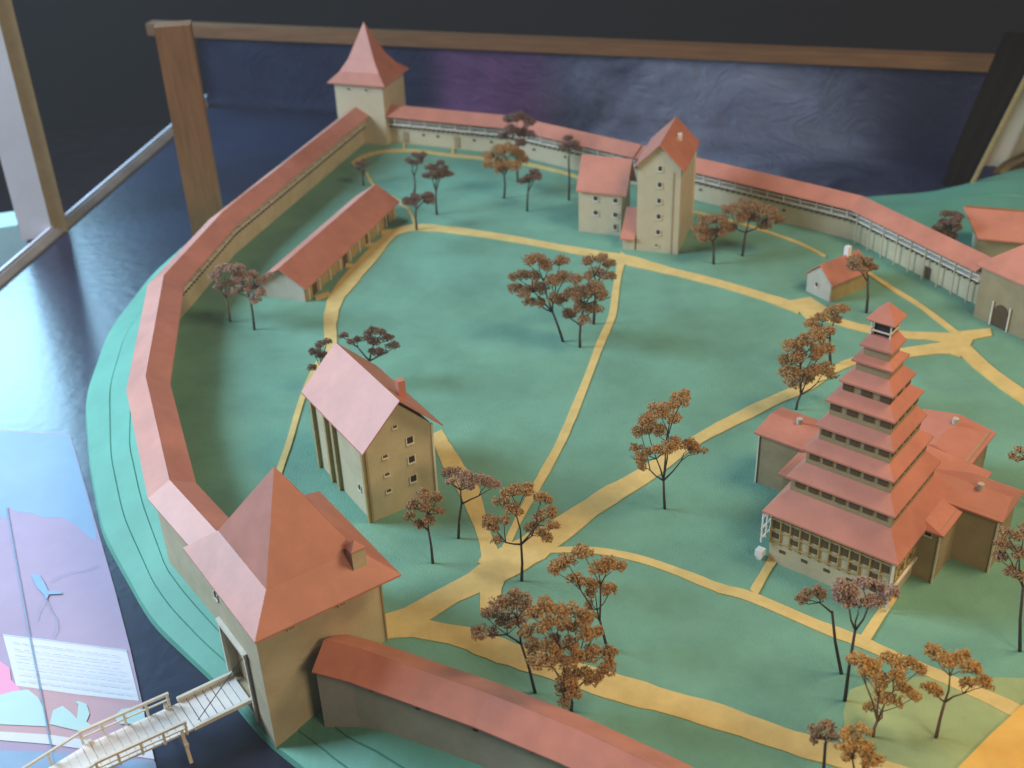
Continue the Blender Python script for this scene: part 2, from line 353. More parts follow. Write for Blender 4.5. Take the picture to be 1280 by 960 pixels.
sheet('plaza', [(1182, 975), (1240, 916), (1300, 862), (1310, 975)], 0.0045, M['plaza'])  # path widening, with a warm glow put into its yellow

# ------------------------------------------------------------------ castle walls
POST = {}
def castle_wall(label, pts, side, gallery=True, tall_posts=False, base=-0.05, nper=0.037, wallm='wallpale', roof_half=0.032, dark='timber'):
    t = thing('castle_wall', label, 'castle wall', (pts[0][0], pts[0][1], 0))
    o0 = Vector((pts[0][0], pts[0][1])); P = [(p[0] - o0.x, p[1] - o0.y, p[2] if len(p) > 2 else 0) for p in pts]
    h = roof_half; zb = base
    bm = nb()
    if gallery: sweep(bm, [(-h + 0.008, zb), (-h + 0.008, 0.072), (-h + 0.013, 0.072), (-h + 0.013, 0.046), (0.012, 0.046), (0.012, zb)], P, side)
    else: sweep(bm, [(-h + 0.008, zb), (-h + 0.008, 0.071), (-h + 0.013, 0.073), (h - 0.013, 0.073), (h - 0.008, 0.071), (h - 0.008, -0.03)], P, side)
    obj('wall', bm, M[wallm], t)
    bm = nb(); sweep(bm, [(0, 0.0885), (h, 0.0700), (h, 0.0678), (0, 0.0860)], P, side); obj('roof', bm, M['roof'], t)
    bm = nb(); sweep(bm, [(-0.0003, 0.0886), (-h, 0.0700), (-h, 0.0678), (-0.0003, 0.0862)], P, side); obj('roof', bm, M['roof'], t)
    if not gallery: 
        return t
    bm = nb(); sweep(bm, [(-0.010, 0.0462), (0.021, 0.0462), (0.021, 0.0492), (-0.010, 0.0492)], P, side); obj('walkway', bm, M['stick'], t)
    bm = nb(); sweep(bm, [(-h + 0.0132, 0.0495), (-h + 0.0132, 0.0700), (-h + 0.0146, 0.0700), (-h + 0.0146, 0.0495)], P, side); obj('gallery_shade', bm, M['brownwin'], t)  # dark strip: the gallery's inner shade put into the colour
    bm = nb(); sweep(bm, [(0.0195, 0.0568), (0.0215, 0.0568), (0.0215, 0.0590), (0.0195, 0.0590)], P, side); obj('rail', bm, M['stick'], t)
    # posts one by one, joists joined
    pm = nb(); box(pm, -0.0009, 0.0009, -0.0009, 0.0009, 0.049 if not tall_posts else 0.0, 0.0715); mesh = None
    jm = nb()
    first = None
    for i in range(len(P) - 1):
        a = Vector(P[i][:2]); b = Vector(P[i + 1][:2]); d = b - a; L = d.length; d.normalize(); n = Vector((-d.y, d.x)) * side
        cnt = max(1, round(L / nper))
        for k in range(cnt):
            f = (k + 0.5) / cnt; q = a + d * L * f + n * 0.0222; z = P[i][2] * (1 - f) + P[i + 1][2] * f
            if first is None:
                first = obj('post', pm, M['wallpale' if tall_posts else 'stick'], t)
                o = first
            else:
                o = first.copy(); C.objects.link(o); o.parent = t
            o.location = (q.x, q.y, z); o.rotation_euler = (0, 0, math.atan2(d.y, d.x))
        jc = max(1, round(L / 0.0125))
        for k in range(jc):
            f = (k + 0.5) / jc; z = P[i][2] * (1 - f) + P[i + 1][2] * f
            q0 = a + d * L * f + n * 0.012; q1 = a + d * L * f + n * 0.0205
            bar(jm, (q0.x, q0.y, z + 0.043), (q1.x, q1.y, z + 0.043), 0.005, 0.0055)
    js = obj('joist', jm, M['brownwin'], t); js['kind'] = 'stuff'
    return t
def pv(p, dz=0): return (p.x, p.y, dz)
cw_left = castle_wall('long orange-roofed castle wall curving down the left side from the far corner tower to the gate tower',
    [(-0.335, 2.79), (-0.547, 2.166), (-0.599, 1.895), (-0.548, 1.551), (-0.454, 1.287, -0.004), (-0.345, 1.145, -0.012)], 1, base=-0.07, nper=0.04, wallm='wall')
cw_b1 = castle_wall('back castle wall with covered gallery between the pointed corner tower and the tall narrow keep',
    [(-0.262, 2.775), (0.024, 2.66), (0.296, 2.443)], -1, base=-0.07, wallm='wallpale')
cw_b2 = castle_wall('back castle wall with covered gallery running right from the tall keep to the wall bend',
    [(0.299, 2.4405), (0.607, 2.187), (0.681, 2.124)], -1, base=-0.07, wallm='wallpale')
cw_r = castle_wall('right-hand castle wall with tall pale posts between the bend and the arched gatehouse',
    [(0.681, 2.124), (0.825, 1.84)], -1, tall_posts=True, base=-0.07, nper=0.034, wallm='wall')
fr = [(-0.240, 1.005, -0.032), (-0.178, 0.972, -0.032), (-0.036, 0.8965, -0.03), (0.055, 0.842, -0.03), (0.155, 0.78, -0.03), (0.35, 0.66, -0.03)]
cw_f = castle_wall('plain front castle wall with salmon roof in the foreground, right of the gate tower', [(at(405, 800, .056).x, at(405, 800, .056).y, -0.032)] + [(at(x, y, .056).x, at(x, y, .056).y, -0.032) for x, y in ((452, 812), (611, 867), (720, 911), (830, 962), (960, 1030))], 1, gallery=False, base=-0.05, wallm='wallgrey', roof_half=0.033)
# drain spouts / loopholes along the front wall face
o0 = cw_f.location
for px, py in ((466, 862), (524, 884), (596, 911), (668, 939)):
    p = at(px, py, 0.028)
    bm = nb(); box(bm, -0.0025, 0.0025, -0.004, 0.004, -0.002, 0.002)
    o = obj('loophole', bm, M['dark'], cw_f); o.location = (p.x - o0.x, p.y - o0.y + 0.002, 0.028); o.rotation_euler = (0, 0, -0.5)
# niches and slits of the back wall
def on_wall(t, pts, f, z, w_, h_, name, m, dep=0.0015):
    a = Vector(pts[0]); b = Vector(pts[1]); d = (b - a); p = a + d * f; d.normalize(); n = Vector((d.y, -d.x))
    bm = nb(); box(bm, -w_ / 2, w_ / 2, -dep, dep, -h_ / 2, h_ / 2)
    o = obj(name, bm, M[m], t); q = p + n * 0.0125
    o.location = (q.x - t.location.x, q.y - t.location.y, z); o.rotation_euler = (0, 0, math.atan2(d.y, d.x))
w1 = ((-0.262, 2.775), (0.024, 2.66)); w2 = ((0.024, 2.66), (0.296, 2.443))
for f in (0.13, 0.56): on_wall(cw_b1, w1, f, 0.017, 0.013, 0.026, 'door', 'walldark')
for f in (0.28, 0.40, 0.70, 0.84): on_wall(cw_b1, w1, f, 0.026, 0.006, 0.004, 'loophole', 'dark')
for f in (0.2, 0.45): on_wall(cw_b1, w2, f, 0.026, 0.006, 0.004, 'loophole', 'dark')
w3 = ((0.299, 2.4405), (0.607, 2.187))
for f in (0.38, 0.62, 0.86): on_wall(cw_b2, w3, f, 0.026, 0.006, 0.004, 'loophole', 'brownwin')
w4 = ((0.681, 2.124), (0.825, 1.84))
on_wall(cw_r, w4, 0.62, 0.012, 0.014, 0.022, 'door', 'brownwin')

# ------------------------------------------------------------------ windows
def window(parent, x, y, z, w_, h_, rz, frame=True, m='dark'):
    """dark opening with a pale sill on a vertical face; rz turns local -y to face outward"""
    bm = nb(); box(bm, -w_ / 2, w_ / 2, -0.0008, 0.002, -h_ / 2, h_ / 2)
    o = obj('window', bm, M[m], parent); o.location = (x, y, z); o.rotation_euler = (0, 0, rz)
    if frame:
        bm = nb(); t = w_ * 0.16
        box(bm, -w_ / 2 - t, w_ / 2 + t, -0.0022, 0.001, -h_ / 2 - t * 1.4, -h_ / 2)
        box(bm, -w_ / 2 - t, -w_ / 2, -0.0014, 0.001, -h_ / 2, h_ / 2 + t); box(bm, w_ / 2, w_ / 2 + t, -0.0014, 0.001, -h_ / 2, h_ / 2 + t)
        obj('frame', bm, M['stick'], o)
    return o

# ------------------------------------------------------------------ gate tower
g = thing('gate_tower', 'large square gate tower with steep pyramid roof and small chimney, at the bridge end', 'tower', (-0.262, 1.071, 0), 0.5957)
aw, bw = 0.0778, 0.0655
bm = nb()
# walls with a real door opening on the bridge side (local -x face)
dz0, dz1, dy0, dy1 = -0.052, 0.030, -0.020, 0.046
box(bm, -aw + 0.012, aw, -bw, bw, -0.075, 0.124)
box(bm, -aw, -aw + 0.012, -bw, dy0, -0.10, 0.124); box(bm, -aw, -aw + 0.012, dy1, bw, -0.10, 0.124)
box(bm, -aw, -aw + 0.012, dy0, dy1, dz1, 0.124); box(bm, -aw, -aw + 0.012, dy0, dy1, -0.10, dz0)
obj('wall', bm, M['wall'], g)
boxo('door', g, M['walldark'], -aw + 0.0085, -aw + 0.0122, dy0, dy1, dz0, dz1)
bm = nb()
bar(bm, (-aw - 0.002, dy0 - 0.003, -0.07), (-aw - 0.002, dy0 - 0.003, dz1 + 0.004), 0.004); bar(bm, (-aw - 0.002, dy1 + 0.003, -0.07), (-aw - 0.002, dy1 + 0.003, dz1 + 0.004), 0.004)
bar(bm, (-aw - 0.0025, dy0 - 0.006, dz1 + 0.006), (-aw - 0.0025, dy1 + 0.006, dz1 + 0.006), 0.005)
obj('door_frame', bm, M['stick'], g)
bm = nb(); frustum_roof(bm, 0.0895, 0.0985, 0.118, 0.0553, 0.0638, 0.1488); obj('roof_skirt', bm, M['roof'], g)
bm = nb(); pyramid(bm, 0.0550, 0.0635, 0.1487, 0.2506, 0.0005); obj('roof', bm, M['roof'], g)
bm = nb(); box(bm, -0.0085, 0.0085, -0.0075, 0.0075, -0.016, 0.018); ch = obj('chimney', bm, M['wall'], g); ch.location = (0.050, -0.072, 0.143)
bm = nb(); pyramid(bm, 0.0095, 0.0085, 0.018, 0.0265, 0.001); obj('chimney_cap', bm, M['roof'], ch)
for x in (-0.038, 0.025):
    bm = nb(); box(bm, x - 0.005, x + 0.005, -bw - 0.009, -bw - 0.0001, 0.088, 0.100); hb = obj('hanging_box', bm, M['wallpale'], g)
    bm = nb(); box(bm, x - 0.0035, x + 0.0035, -bw - 0.0094, -bw - 0.0088, 0.0905, 0.097); obj('slit', bm, M['walldark'], hb)
window(g, -aw, 0.045, 0.075, 0.008, 0.008, -math.pi / 2)
bm = nb(); bar(bm, (aw + 0.0005, -bw - 0.0005, 0.0), (aw + 0.0005, -bw - 0.0005, 0.117), 0.002); obj('corner_strip', bm, M['walldark'], g)

# ------------------------------------------------------------------ bridge
br = thing('footbridge', 'cream wooden footbridge with open railings crossing the dark moat to the gate tower door', 'bridge', (-0.262, 1.071, 0), 0.5957)
v0 = 0.014; hw = 0.021
def deck(name, u0, u1, z0, z1, w_):
    n = max(2, int(abs(u1 - u0) / 0.009))
    bm = nb()
    for s in (-1, 1): bar(bm, (u0, v0 + s * w_ * 0.8, z0 - 0.003), (u1, v0 + s * w_ * 0.8, z1 - 0.003), 0.004)
    obj('beam', bm, M['stick'], br)
    mesh = None
    for k in range(n):
        f = (k + 0.5) / n; u = u0 + (u1 - u0) * f; z = z0 + (z1 - z0) * f
        if mesh is None:
            bm = nb(); box(bm, -0.00447, 0.00447, -w_, w_, -0.001, 0.001); o = obj('plank', bm, M['white'], br); mesh = o
        else:
            o = mesh.copy(); C.objects.link(o); o.parent = br
        o.location = (u, v0, z); o.rotation_euler = (0, math.atan2(z0 - z1, u0 - u1) * 0 + -math.atan2(z1 - z0, u1 - u0) if u1 > u0 else math.atan2(z1 - z0, u0 - u1), 0)
deck('deck', -0.079, -0.150, -0.048, -0.048, 0.026)
deck('deck', -0.150, -0.265, -0.048, -0.044, 0.024)
deck('deck', -0.265, -0.420, -0.044, -0.068, 0.022)
for s in (-1, 1):
    y = v0 + s * 0.027
    bm = nb(); bar(bm, (-0.158, y, -0.029), (-0.262, y, -0.025), 0.0032); bar(bm, (-0.158, y, -0.038), (-0.262, y, -0.034), 0.0018); obj('railing', bm, M['stick'], br)
    bm = nb(); bar(bm, (-0.079, y, -0.044), (-0.150, y, -0.044), 0.004, 0.005); obj('kerb_beam', bm, M['stick'], br)
    bm = nb(); bar(bm, (-0.262, y, -0.026), (-0.40, y * 0.95, -0.050), 0.0026); obj('railing', bm, M['stick'], br)
    for u in (-0.160, -0.186, -0.212, -0.238, -0.262, -0.30, -0.34, -0.38):
        bm = nb(); zt = -0.028 + 0.004 * (-u - .158) / .104 if u > -0.263 else -0.026 - (-u - .262) * 0.174
        box(bm, u - 0.0014, u + 0.0014, y - 0.0014, y + 0.0014, zt - 0.020, zt); obj('post', bm, M['stick'], br)
for u in (-0.165, -0.255, -0.34):
    bm = nb()
    for s in (-1, 1): bar(bm, (u, v0 + s * 0.034, -0.0855), (u, v0 + s * 0.024, -0.040), 0.004)
    bar(bm, (u, v0 - 0.034, -0.058), (u, v0 + 0.034, -0.058), 0.005)
    obj('trestle', bm, M['stick'], br)
for s in (-1,):
    bm = nb(); tube(bm, [(-aw - 0.003, v0 + s * 0.028, 0.024), (-0.143, v0 + s * 0.0195, -0.043)], [0.0006, 0.0006], 4); obj('chain', bm, M['bark'], br)

# ------------------------------------------------------------------ tall pink-roofed granary
h = thing('granary', 'tall house with steep pink gable roof and small square windows left of the centre', 'house', (-0.1947, 1.3841, 0), -1.0164)
bm = nb(); gable_body(bm, 0.080, 0.0505, 0.120, 0.172); obj('wall', bm, M['wall'], h)
for s in (-1, 1):
    bm = nb(); gable_slope(bm, 0.0945, 0.060, 0.1225, 0.1826, s); obj('roof', bm, M['roof'], h)
boxo('chimney', h, M['roof'], 0.052, 0.062, 0.016, 0.026, 0.150, 0.188)
for u in (-0.079, -0.036, -0.012, 0.078):
    bm = nb(); box(bm, u - 0.0025, u + 0.0025, -0.0555, -0.050, 0, 0.120); obj('buttress', bm, M['timber'], h)
bm = nb(); box(bm, 0.0800, 0.0825, -0.0512, -0.0482, 0, 0.121); obj('corner_strip', bm, M['walldark'], h)
bm = nb(); box(bm, 0.0800, 0.0825, 0.0482, 0.0512, 0, 0.121); obj('corner_strip', bm, M['stick'], h)
window(h, 0.052, -0.0505, 0.040, 0.006, 0.007, 0)
for z in (0.044, 0.076, 0.107): window(h, 0.080, 0.016, z, 0.009, 0.009, math.pi / 2)
for z in (0.040, 0.067, 0.096): window(h, 0.080, -0.022, z, 0.007, 0.0035, math.pi / 2, m='brownwin')
window(h, 0.080, -0.004, 0.136, 0.006, 0.003, math.pi / 2, m='brownwin')

# ------------------------------------------------------------------ far corner tower
t = thing('corner_tower', 'square tower with bell-shaped pointed roof at the far left corner of the walls', 'tower', (-0.3119, 2.8204, 0), -0.3453)
boxo('wall', t, M['wallpale'], -0.0617, 0.0617, -0.0617, 0.0617, -0.07, 0.152)
bm = nb(); frustum_roof(bm, 0.0733, 0.0733, 0.1471, 0.0500, 0.0500, 0.168); obj('roof_skirt', bm, M['roof'], t)
bm = nb(); frustum_roof(bm, 0.0500, 0.0500, 0.1682, 0.0330, 0.0330, 0.1935, 0.0002); obj('roof_skirt', bm, M['roof'], t)
bm = nb(); pyramid(bm, 0.0330, 0.0330, 0.1937, 0.2722, 0.0002); obj('roof', bm, M['roof'], t)
window(t, -0.025, -0.0617, 0.130, 0.008, 0.004, 0); window(t, 0.02, -0.0617, 0.130, 0.008, 0.004, 0)

# ------------------------------------------------------------------ keep with side house
k = thing('tall_keep', 'tall narrow beige keep with five stacked windows and orange gable roof on the back wall', 'tower', (0.312, 2.1664, 0), -0.3281)
bm = nb(); gable_body(bm, 0.0406, 0.0735, 0.1749, 0.2150, 0, 'y') if False else None
bm.free(); bm = nb()
A = 0.0406; B = 0.0735
P5 = [(-A, 0), (A, 0), (A, 0.175), (0, 0.2135), (-A, 0.175)]
f0 = [bm.verts.new((x, -B, z)) for x, z in P5]; f1 = [bm.verts.new((x, B, z)) for x, z in P5]
bm.faces.new(f0); bm.faces.new(f1[::-1])
for i in range(5): bm.faces.new((f0[i], f1[i], f1[(i + 1) % 5], f0[(i + 1) % 5]))
obj('wall', bm, M['wallpale'], k)
for s in (-1, 1):
    bm = nb(); slab(bm, [(s * 0.048, -B - 0.006, 0.1705), (0, -B - 0.006, 0.2187), (0, B + 0.006, 0.2187), (s * 0.048, B + 0.006, 0.1705)], 0.0028)
    obj('roof', bm, M['roof'], k)
bm = nb(); box(bm, -0.004, 0.004, -0.005, 0.005, -0.004, 0.009); d = obj('chimney', bm, M['white'], k); d.location = (0.020, 0.012, 0.200)
bm = nb(); box(bm, A, A + 0.0025, B - 0.003, B + 0.001, 0, 0.172); obj('corner_strip', bm, M['stick'], k)
bm = nb(); box(bm, A - 0.014, A - 0.0125, -B - 0.001, -B, 0, 0.165); obj('wall_joint', bm, M['walldark'], k)
for z in (0.042, 0.074, 0.106, 0.138, 0.170): window(k, 0.0015, -B, z, 0.0075, 0.0085, 0)
window(k, -0.001, -B, 0.014, 0.006, 0.004, 0, m='brownwin')
s_h = thing('side_house', 'small two-storey house with wide orange roof attached to the left of the tall keep', 'house', (0.1980, 2.2242, 0), -0.3594)
bm = nb(); gable_body(bm, 0.0435, 0.034, 0.088, 0.135); obj('wall', bm, M['wallpale'], s_h)
for s in (-1, 1):
    bm = nb(); slab(bm, [(-0.047, s * 0.0405, 0.0895), (0.055, s * 0.0405, 0.0895), (0.055, 0, 0.1493 if s < 0 else 0.1490), (-0.047, 0, 0.1493 if s < 0 else 0.1490)], 0.0028)
    obj('roof', bm, M['roof'], s_h)
for u, z in ((-0.008, 0.074), (0.032, 0.074), (-0.008, 0.044), (0.032, 0.044)): window(s_h, u, -0.034, z, 0.009, 0.008, 0)
window(s_h, 0.032, -0.034, 0.018, 0.007, 0.010, 0, m='brownwin')
p0 = at(778, 311, 0); p1 = at(796, 314, 0)
po = thing('entrance_porch', 'little white porch with sloping red roof at the foot of the tall keep', 'porch', (p0.x, p0.y, 0), -0.33)
boxo('wall', po, M['wallpale'], 0, 0.024, 0, 0.045, 0, 0.026)
bm = nb(); slab(bm, [(-0.004, -0.005, 0.024), (0.0245, -0.005, 0.024), (0.0245, 0.048, 0.068), (-0.004, 0.048, 0.068)], 0.003); obj('roof', bm, M['roof'], po)

# ------------------------------------------------------------------ long low barn
lb = thing('long_barn', 'long low barn with plain orange roof beside the left wall', 'barn', (-0.3389, 2.1466, 0), 1.21)
bm = nb(); gable_body(bm, 0.200, 0.043, 0.031, 0.060); obj('wall', bm, M['wallgrey'], lb)
for s in (-1, 1):
    bm = nb(); gable_slope(bm, 0.2071, 0.0514, 0.0304, 0.0646, s); obj('roof', bm, M['roof'], lb)
bm = nb(); box(bm, -0.198, 0.198, -0.0448, -0.0435, 0.0, 0.030); obj('boarding', bm, M['timber'], lb)
for i in range(10):
    bm = nb(); u = -0.19 + i * 0.042; box(bm, u - 0.0012, u + 0.0012, -0.0480, -0.0456, 0, 0.0285); obj('post', bm, M['stick'], lb)
for u in (-0.165, -0.04, 0.06, 0.15):
    bm = nb(); box(bm, u - 0.008, u + 0.008, -0.0462, -0.0450, 0.001, 0.021); obj('door', bm, M['brownwin'], lb)

# ------------------------------------------------------------------ cottage by the right path
ct = thing('cottage', 'small cottage with orange roof and white chimney near the right-hand wall', 'cottage', (0.5878, 1.9159, 0), 0.5863)
bm = nb(); gable_body(bm, 0.047, 0.0275, 0.036, 0.060); obj('wall', bm, M['wallgrey'], ct)
for s in (-1, 1):
    bm = nb(); gable_slope(bm, 0.0502, 0.033, 0.0350, 0.0634, s); obj('roof', bm, M['roof'], ct)
boxo('chimney', ct, M['white'], 0.016, 0.025, -0.004, 0.005, 0.052, 0.078)
bm = nb(); box(bm, -0.046, 0.046, -0.0292, -0.0280, 0.0, 0.0335); obj('boarding', bm, M['timber'], ct)
window(ct, -0.047, 0.004, 0.022, 0.006, 0.007, -math.pi / 2)

# ------------------------------------------------------------------ arched gatehouse and roofs behind it on the right
gh = thing('gatehouse', 'brown gatehouse with arched doorway and hipped orange roof at the right edge', 'gatehouse', (0.9225, 1.700, 0), -1.03)
bm = nb(); box(bm, -0.15, 0.15, -0.06, 0.06, -0.05, 0.100); obj('wall', bm, M['walldark'], gh)
bm = nb(); frustum_roof(bm, 0.158, 0.068, 0.097, 0.095, 0.0008, 0.150); obj('roof', bm, M['roof'], gh)
bm = nb(); arch = [(-0.014, 0), (0.014, 0), (0.014, 0.026)] + [(0.014 * math.cos(a), 0.026 + 0.016 * math.sin(a)) for a in [math.pi * i / 8 for i in range(1, 8)]] + [(-0.014, 0.026)]
f0 = [bm.verts.new((-0.098 + x, -0.0612, z)) for x, z in arch]; f1 = [bm.verts.new((-0.098 + x, -0.0590, z)) for x, z in arch]
bm.faces.new(f0); bm.faces.new(f1[::-1])
for i in range(len(arch)): bm.faces.new((f0[i], f0[(i + 1) % len(arch)], f1[(i + 1) % len(arch)], f1[i]))
obj('door', bm, M['brownwin'], gh)
bm = nb()
for x in (-0.115, -0.081, -0.040): bar(bm, (x, -0.062, 0), (x, -0.062, 0.044 if x < -0.05 else 0.09), 0.0022)
obj('door_frame', bm, M['stick'], gh)
a0 = at(1204, 258, 0.075); a1 = at(1300, 266, 0.075)
ang = math.atan2(a1.y - a0.y, a1.x - a0.x)
oh = thing('outer_house', 'orange-roofed building with painted ridge highlight behind the arched gatehouse, top right', 'house', (a0.x, a0.y, 0), ang)
bm = nb(); box(bm, 0.03, 0.25, -0.05, 0.05, -0.09, 0.045); obj('wall', bm, M['wall'], oh)
bm = nb(); slab(bm, [(0.0, 0, 0.075), (0.03, -0.062, 0.040), (0.25, -0.062, 0.040), (0.25, 0, 0.075)], 0.003); obj('roof', bm, M['roof'], oh)
bm = nb(); slab(bm, [(0.0, 0.0003, 0.075), (0.25, 0.0003, 0.075), (0.25, 0.065, 0.046), (0.02, 0.065, 0.046)], 0.003); obj('roof', bm, M['roof'], oh)
M['ridge_glint'] = mat('ridge_highlight', (0.85, 0.55, 0.3), 0.2, 0.1, 60, 0, spec=1.0, metal=0.6)
bm = nb(); bar(bm, (0.004, 0, 0.0765), (0.25, 0, 0.0765), 0.004, 0.0025); obj('ridge', bm, M['ridge_glint'], oh)  # bright bar: the highlight along the ridge put into its colour

# ------------------------------------------------------------------ stepped church tower
ch_ = thing('stepped_church', 'pagoda-like church with eight stacked shrinking orange roofs and a tiny lantern on top', 'church', (0.4272, 1.1907, 0), -0.6899)
Tz = [(0.088, 0.080), (0.0693, 0.1298), (0.0581, 0.1685), (0.0489, 0.2017), (0.0426, 0.236), (0.0328, 0.2617), (0.0248, 0.2886), (0.0198, 0.3082)]
boxo('wall', ch_, M['wall'], -0.078, 0.078, -0.078, 0.078, 0, 0.090)
for i, (a, z) in enumerate(Tz):
    if i < 7: an, zn = Tz[i + 1]; aw_ = an - 0.004; zt = zn - 0.021 if i < 4 else zn - 0.0145
    else: aw_ = 0.0125; zt = 0.3200; zn = 0.0
    bm = nb(); frustum_roof(bm, a, a, z, aw_, aw_, zt); r_ = obj('roof', bm, M['roof'], ch_)
    if i < 7:
        bm = nb(); box(bm, -aw_ + 0.0005, aw_ - 0.0005, -aw_ + 0.0005, aw_ - 0.0005, zt - 0.006, zn); cl = obj('clerestory', bm, M['walldark'], ch_)
        if i < 5:
            nw = 7 - i
            for q in range(nw):
                x = -aw_ * 0.8 + 1.6 * aw_ * q / (nw - 1)
                for sy_ in (0, 1):
                    bm = nb(); hw_ = 0.62 * aw_ / nw; box(bm, -hw_, hw_, -0.0006, 0.0006, -0.0045, 0.0045); o = obj('window', bm, M['brownwin'], cl)  # dark strips put the eave shadow into the colour, not real openings
                    o.location = (x, -aw_ - 0.0002, zn - 0.0085) if sy_ == 0 else (aw_ + 0.0002, x, zn - 0.0085)
                    o.rotation_euler = (0, 0, 0 if sy_ == 0 else math.pi / 2)
# lantern
bm = nb(); box(bm, -0.009, 0.009, -0.009, 0.009, 0.3195, 0.341); obj('lantern_core', bm, M['dark'], ch_)
bm = nb()
for x in (-0.0115, 0.0115):
    for y in (-0.0115, 0.0115): bar(bm, (x, y, 0.3195), (x, y, 0.341), 0.0016)
for z in (0.3260,):
    for s in (-0.0115, 0.0115): bar(bm, (-0.0115, s, z), (0.0115, s, z), 0.0016); bar(bm, (s, -0.0115, z), (s, 0.0115, z), 0.0016)
obj('lantern_rail', bm, M['stick'], ch_)
bm = nb(); pyramid(bm, 0.0172, 0.0172, 0.3405, 0.360, 0.0015); obj('lantern_roof', bm, M['roof'], ch_)
# timber frame and rows of openings under the lowest roof
bm = nb()
for z in (0.034, 0.0505, 0.068):
    bar(bm, (-0.0795, -0.0788, z), (0.0795, -0.0788, z), 0.0020); bar(bm, (0.0788, -0.0775, z), (0.0788, 0.0, z), 0.0020)
obj('gallery_beam', bm, M['timber'], ch_)
first = None
for i in range(13):
    f = -0.078 + 0.156 * i / 12
    for sy_ in (0, 1):
        if sy_ and f > 0: continue
        if first is None:
            bm = nb(); box(bm, -0.0007, 0.0007, -0.0009, 0.0009, 0.030, 0.078); first = obj('post', bm, M['timber'], ch_); o = first
        else: o = first.copy(); C.objects.link(o); o.parent = ch_
        o.location = (f, -0.0790, 0) if not sy_ else (0.0790, f, 0)
        o.rotation_euler = (0, 0, sy_ * math.pi / 2)
for i in range(12):
    x = -0.0715 + 0.013 * i
    for z, hh in ((0.0745, 0.009), (0.0592, 0.0105), (0.0425, 0.0075)):
        if hh < 0.008 and i % 2: continue
        for sy_ in (0, 1):
            if sy_ and x > 0: continue
            bm = nb(); box(bm, -0.0043, 0.0043, -0.0006, 0.0006, -hh / 2, hh / 2); o = obj('window', bm, M['brownwin'], ch_)
            o.location = (x, -0.0781, z) if not sy_ else (0.0781, x, z); o.rotation_euler = (0, 0, sy_ * math.pi / 2)
for i in range(5):
    x = -0.06 + i * 0.03; bm = nb(); box(bm, x - 0.004, x + 0.004, -0.0786, -0.0776, 0.019, 0.0235); obj('window', bm, M['brownwin'], ch_)
# white landing and stair at the left front corner
bm = nb(); box(bm, -0.093, -0.083, -0.087, -0.077, 0.005, 0.015); box(bm, -0.091, -0.085, -0.085, -0.079, 0, 0.005); obj('stair_landing', bm, M['white'], ch_)
bm = nb()
for z in (0.036, 0.052, 0.068): bar(bm, (-0.0865, -0.088, z), (-0.0865, -0.058, z), 0.0018)
for y in (-0.086, -0.074, -0.062): bar(bm, (-0.0865, y, 0.030), (-0.0865, y, 0.074), 0.0018)
obj('white_railing', bm, M['white'], ch_)
# slanting timber of the right front corner
bm = nb(); bar(bm, (0.0815, -0.0815, 0.004), (0.0815, -0.0815, 0.077), 0.003); bar(bm, (0.0815, -0.079, 0.030), (0.0815, -0.001, 0.030), 0.003); bar(bm, (0.0815, -0.079, 0.074), (0.0815, -0.001, 0.074), 0.003)
obj('corner_brace', bm, M['stick'], ch_)
# lower side bodies and cross wings
def wing(name, u0, u1, v0_, v1_, ze, zr, axis, wallm='walldark', hip=0.012, over=0.006):
    cx, cy = (u0 + u1) / 2, (v0_ + v1_) / 2; a = (u1 - u0) / 2; b = (v1_ - v0_) / 2
    bm = nb(); box(bm, -a, a, -b, b, 0, ze + 0.002); wo = obj(name, bm, M[wallm], ch_); wo.location = (cx, cy, 0)
    bm = nb(); o_ = over
    if axis == 'x': frustum_roof(bm, a + o_, b + o_, ze, a + o_ - hip, 0.0006, zr)
    else: frustum_roof(bm, a + o_, b + o_, ze, 0.0006, b + o_ - hip, zr)
    obj('roof', bm, M['roof'], wo); return wo
sb = wing('nave', -0.104, 0.104, 0.0, 0.150, 0.079, 0.110, 'y', hip=0.03)
we = wing('transept', 0.02, 0.152, 0.060, 0.126, 0.0845, 0.0965, 'x', hip=0.004)
ww = wing('transept', -0.171, -0.02, 0.060, 0.126, 0.0845, 0.0965, 'x', hip=0.004)
ca_ = wing('chancel', -0.012, 0.078, 0.15, 0.236, 0.0835, 0.0955, 'y', hip=0.004)
for wo, x, y in ((we, 0.030, -0.004), (ww, -0.035, 0.0), (ca_, 0.004, 0.020)):
    bm = nb(); tube(bm, [(x, y, 0.090), (x, y, 0.1035)], [0.0042, 0.0042], 10); obj('chimney', bm, M['wallgrey'], wo)
window(ch_, 0.090, 0.0, 0.072, 0.008, 0.008, 0)
for u, v in ((0.1045, -0.0005), (0.1525, 0.0595), (-0.1715, 0.0595)):
    bm = nb(); box(bm, u - 0.001, u + 0.001, v - 0.001, v + 0.001, 0, 0.078); obj('corner_strip', bm, M['stick'], ch_)

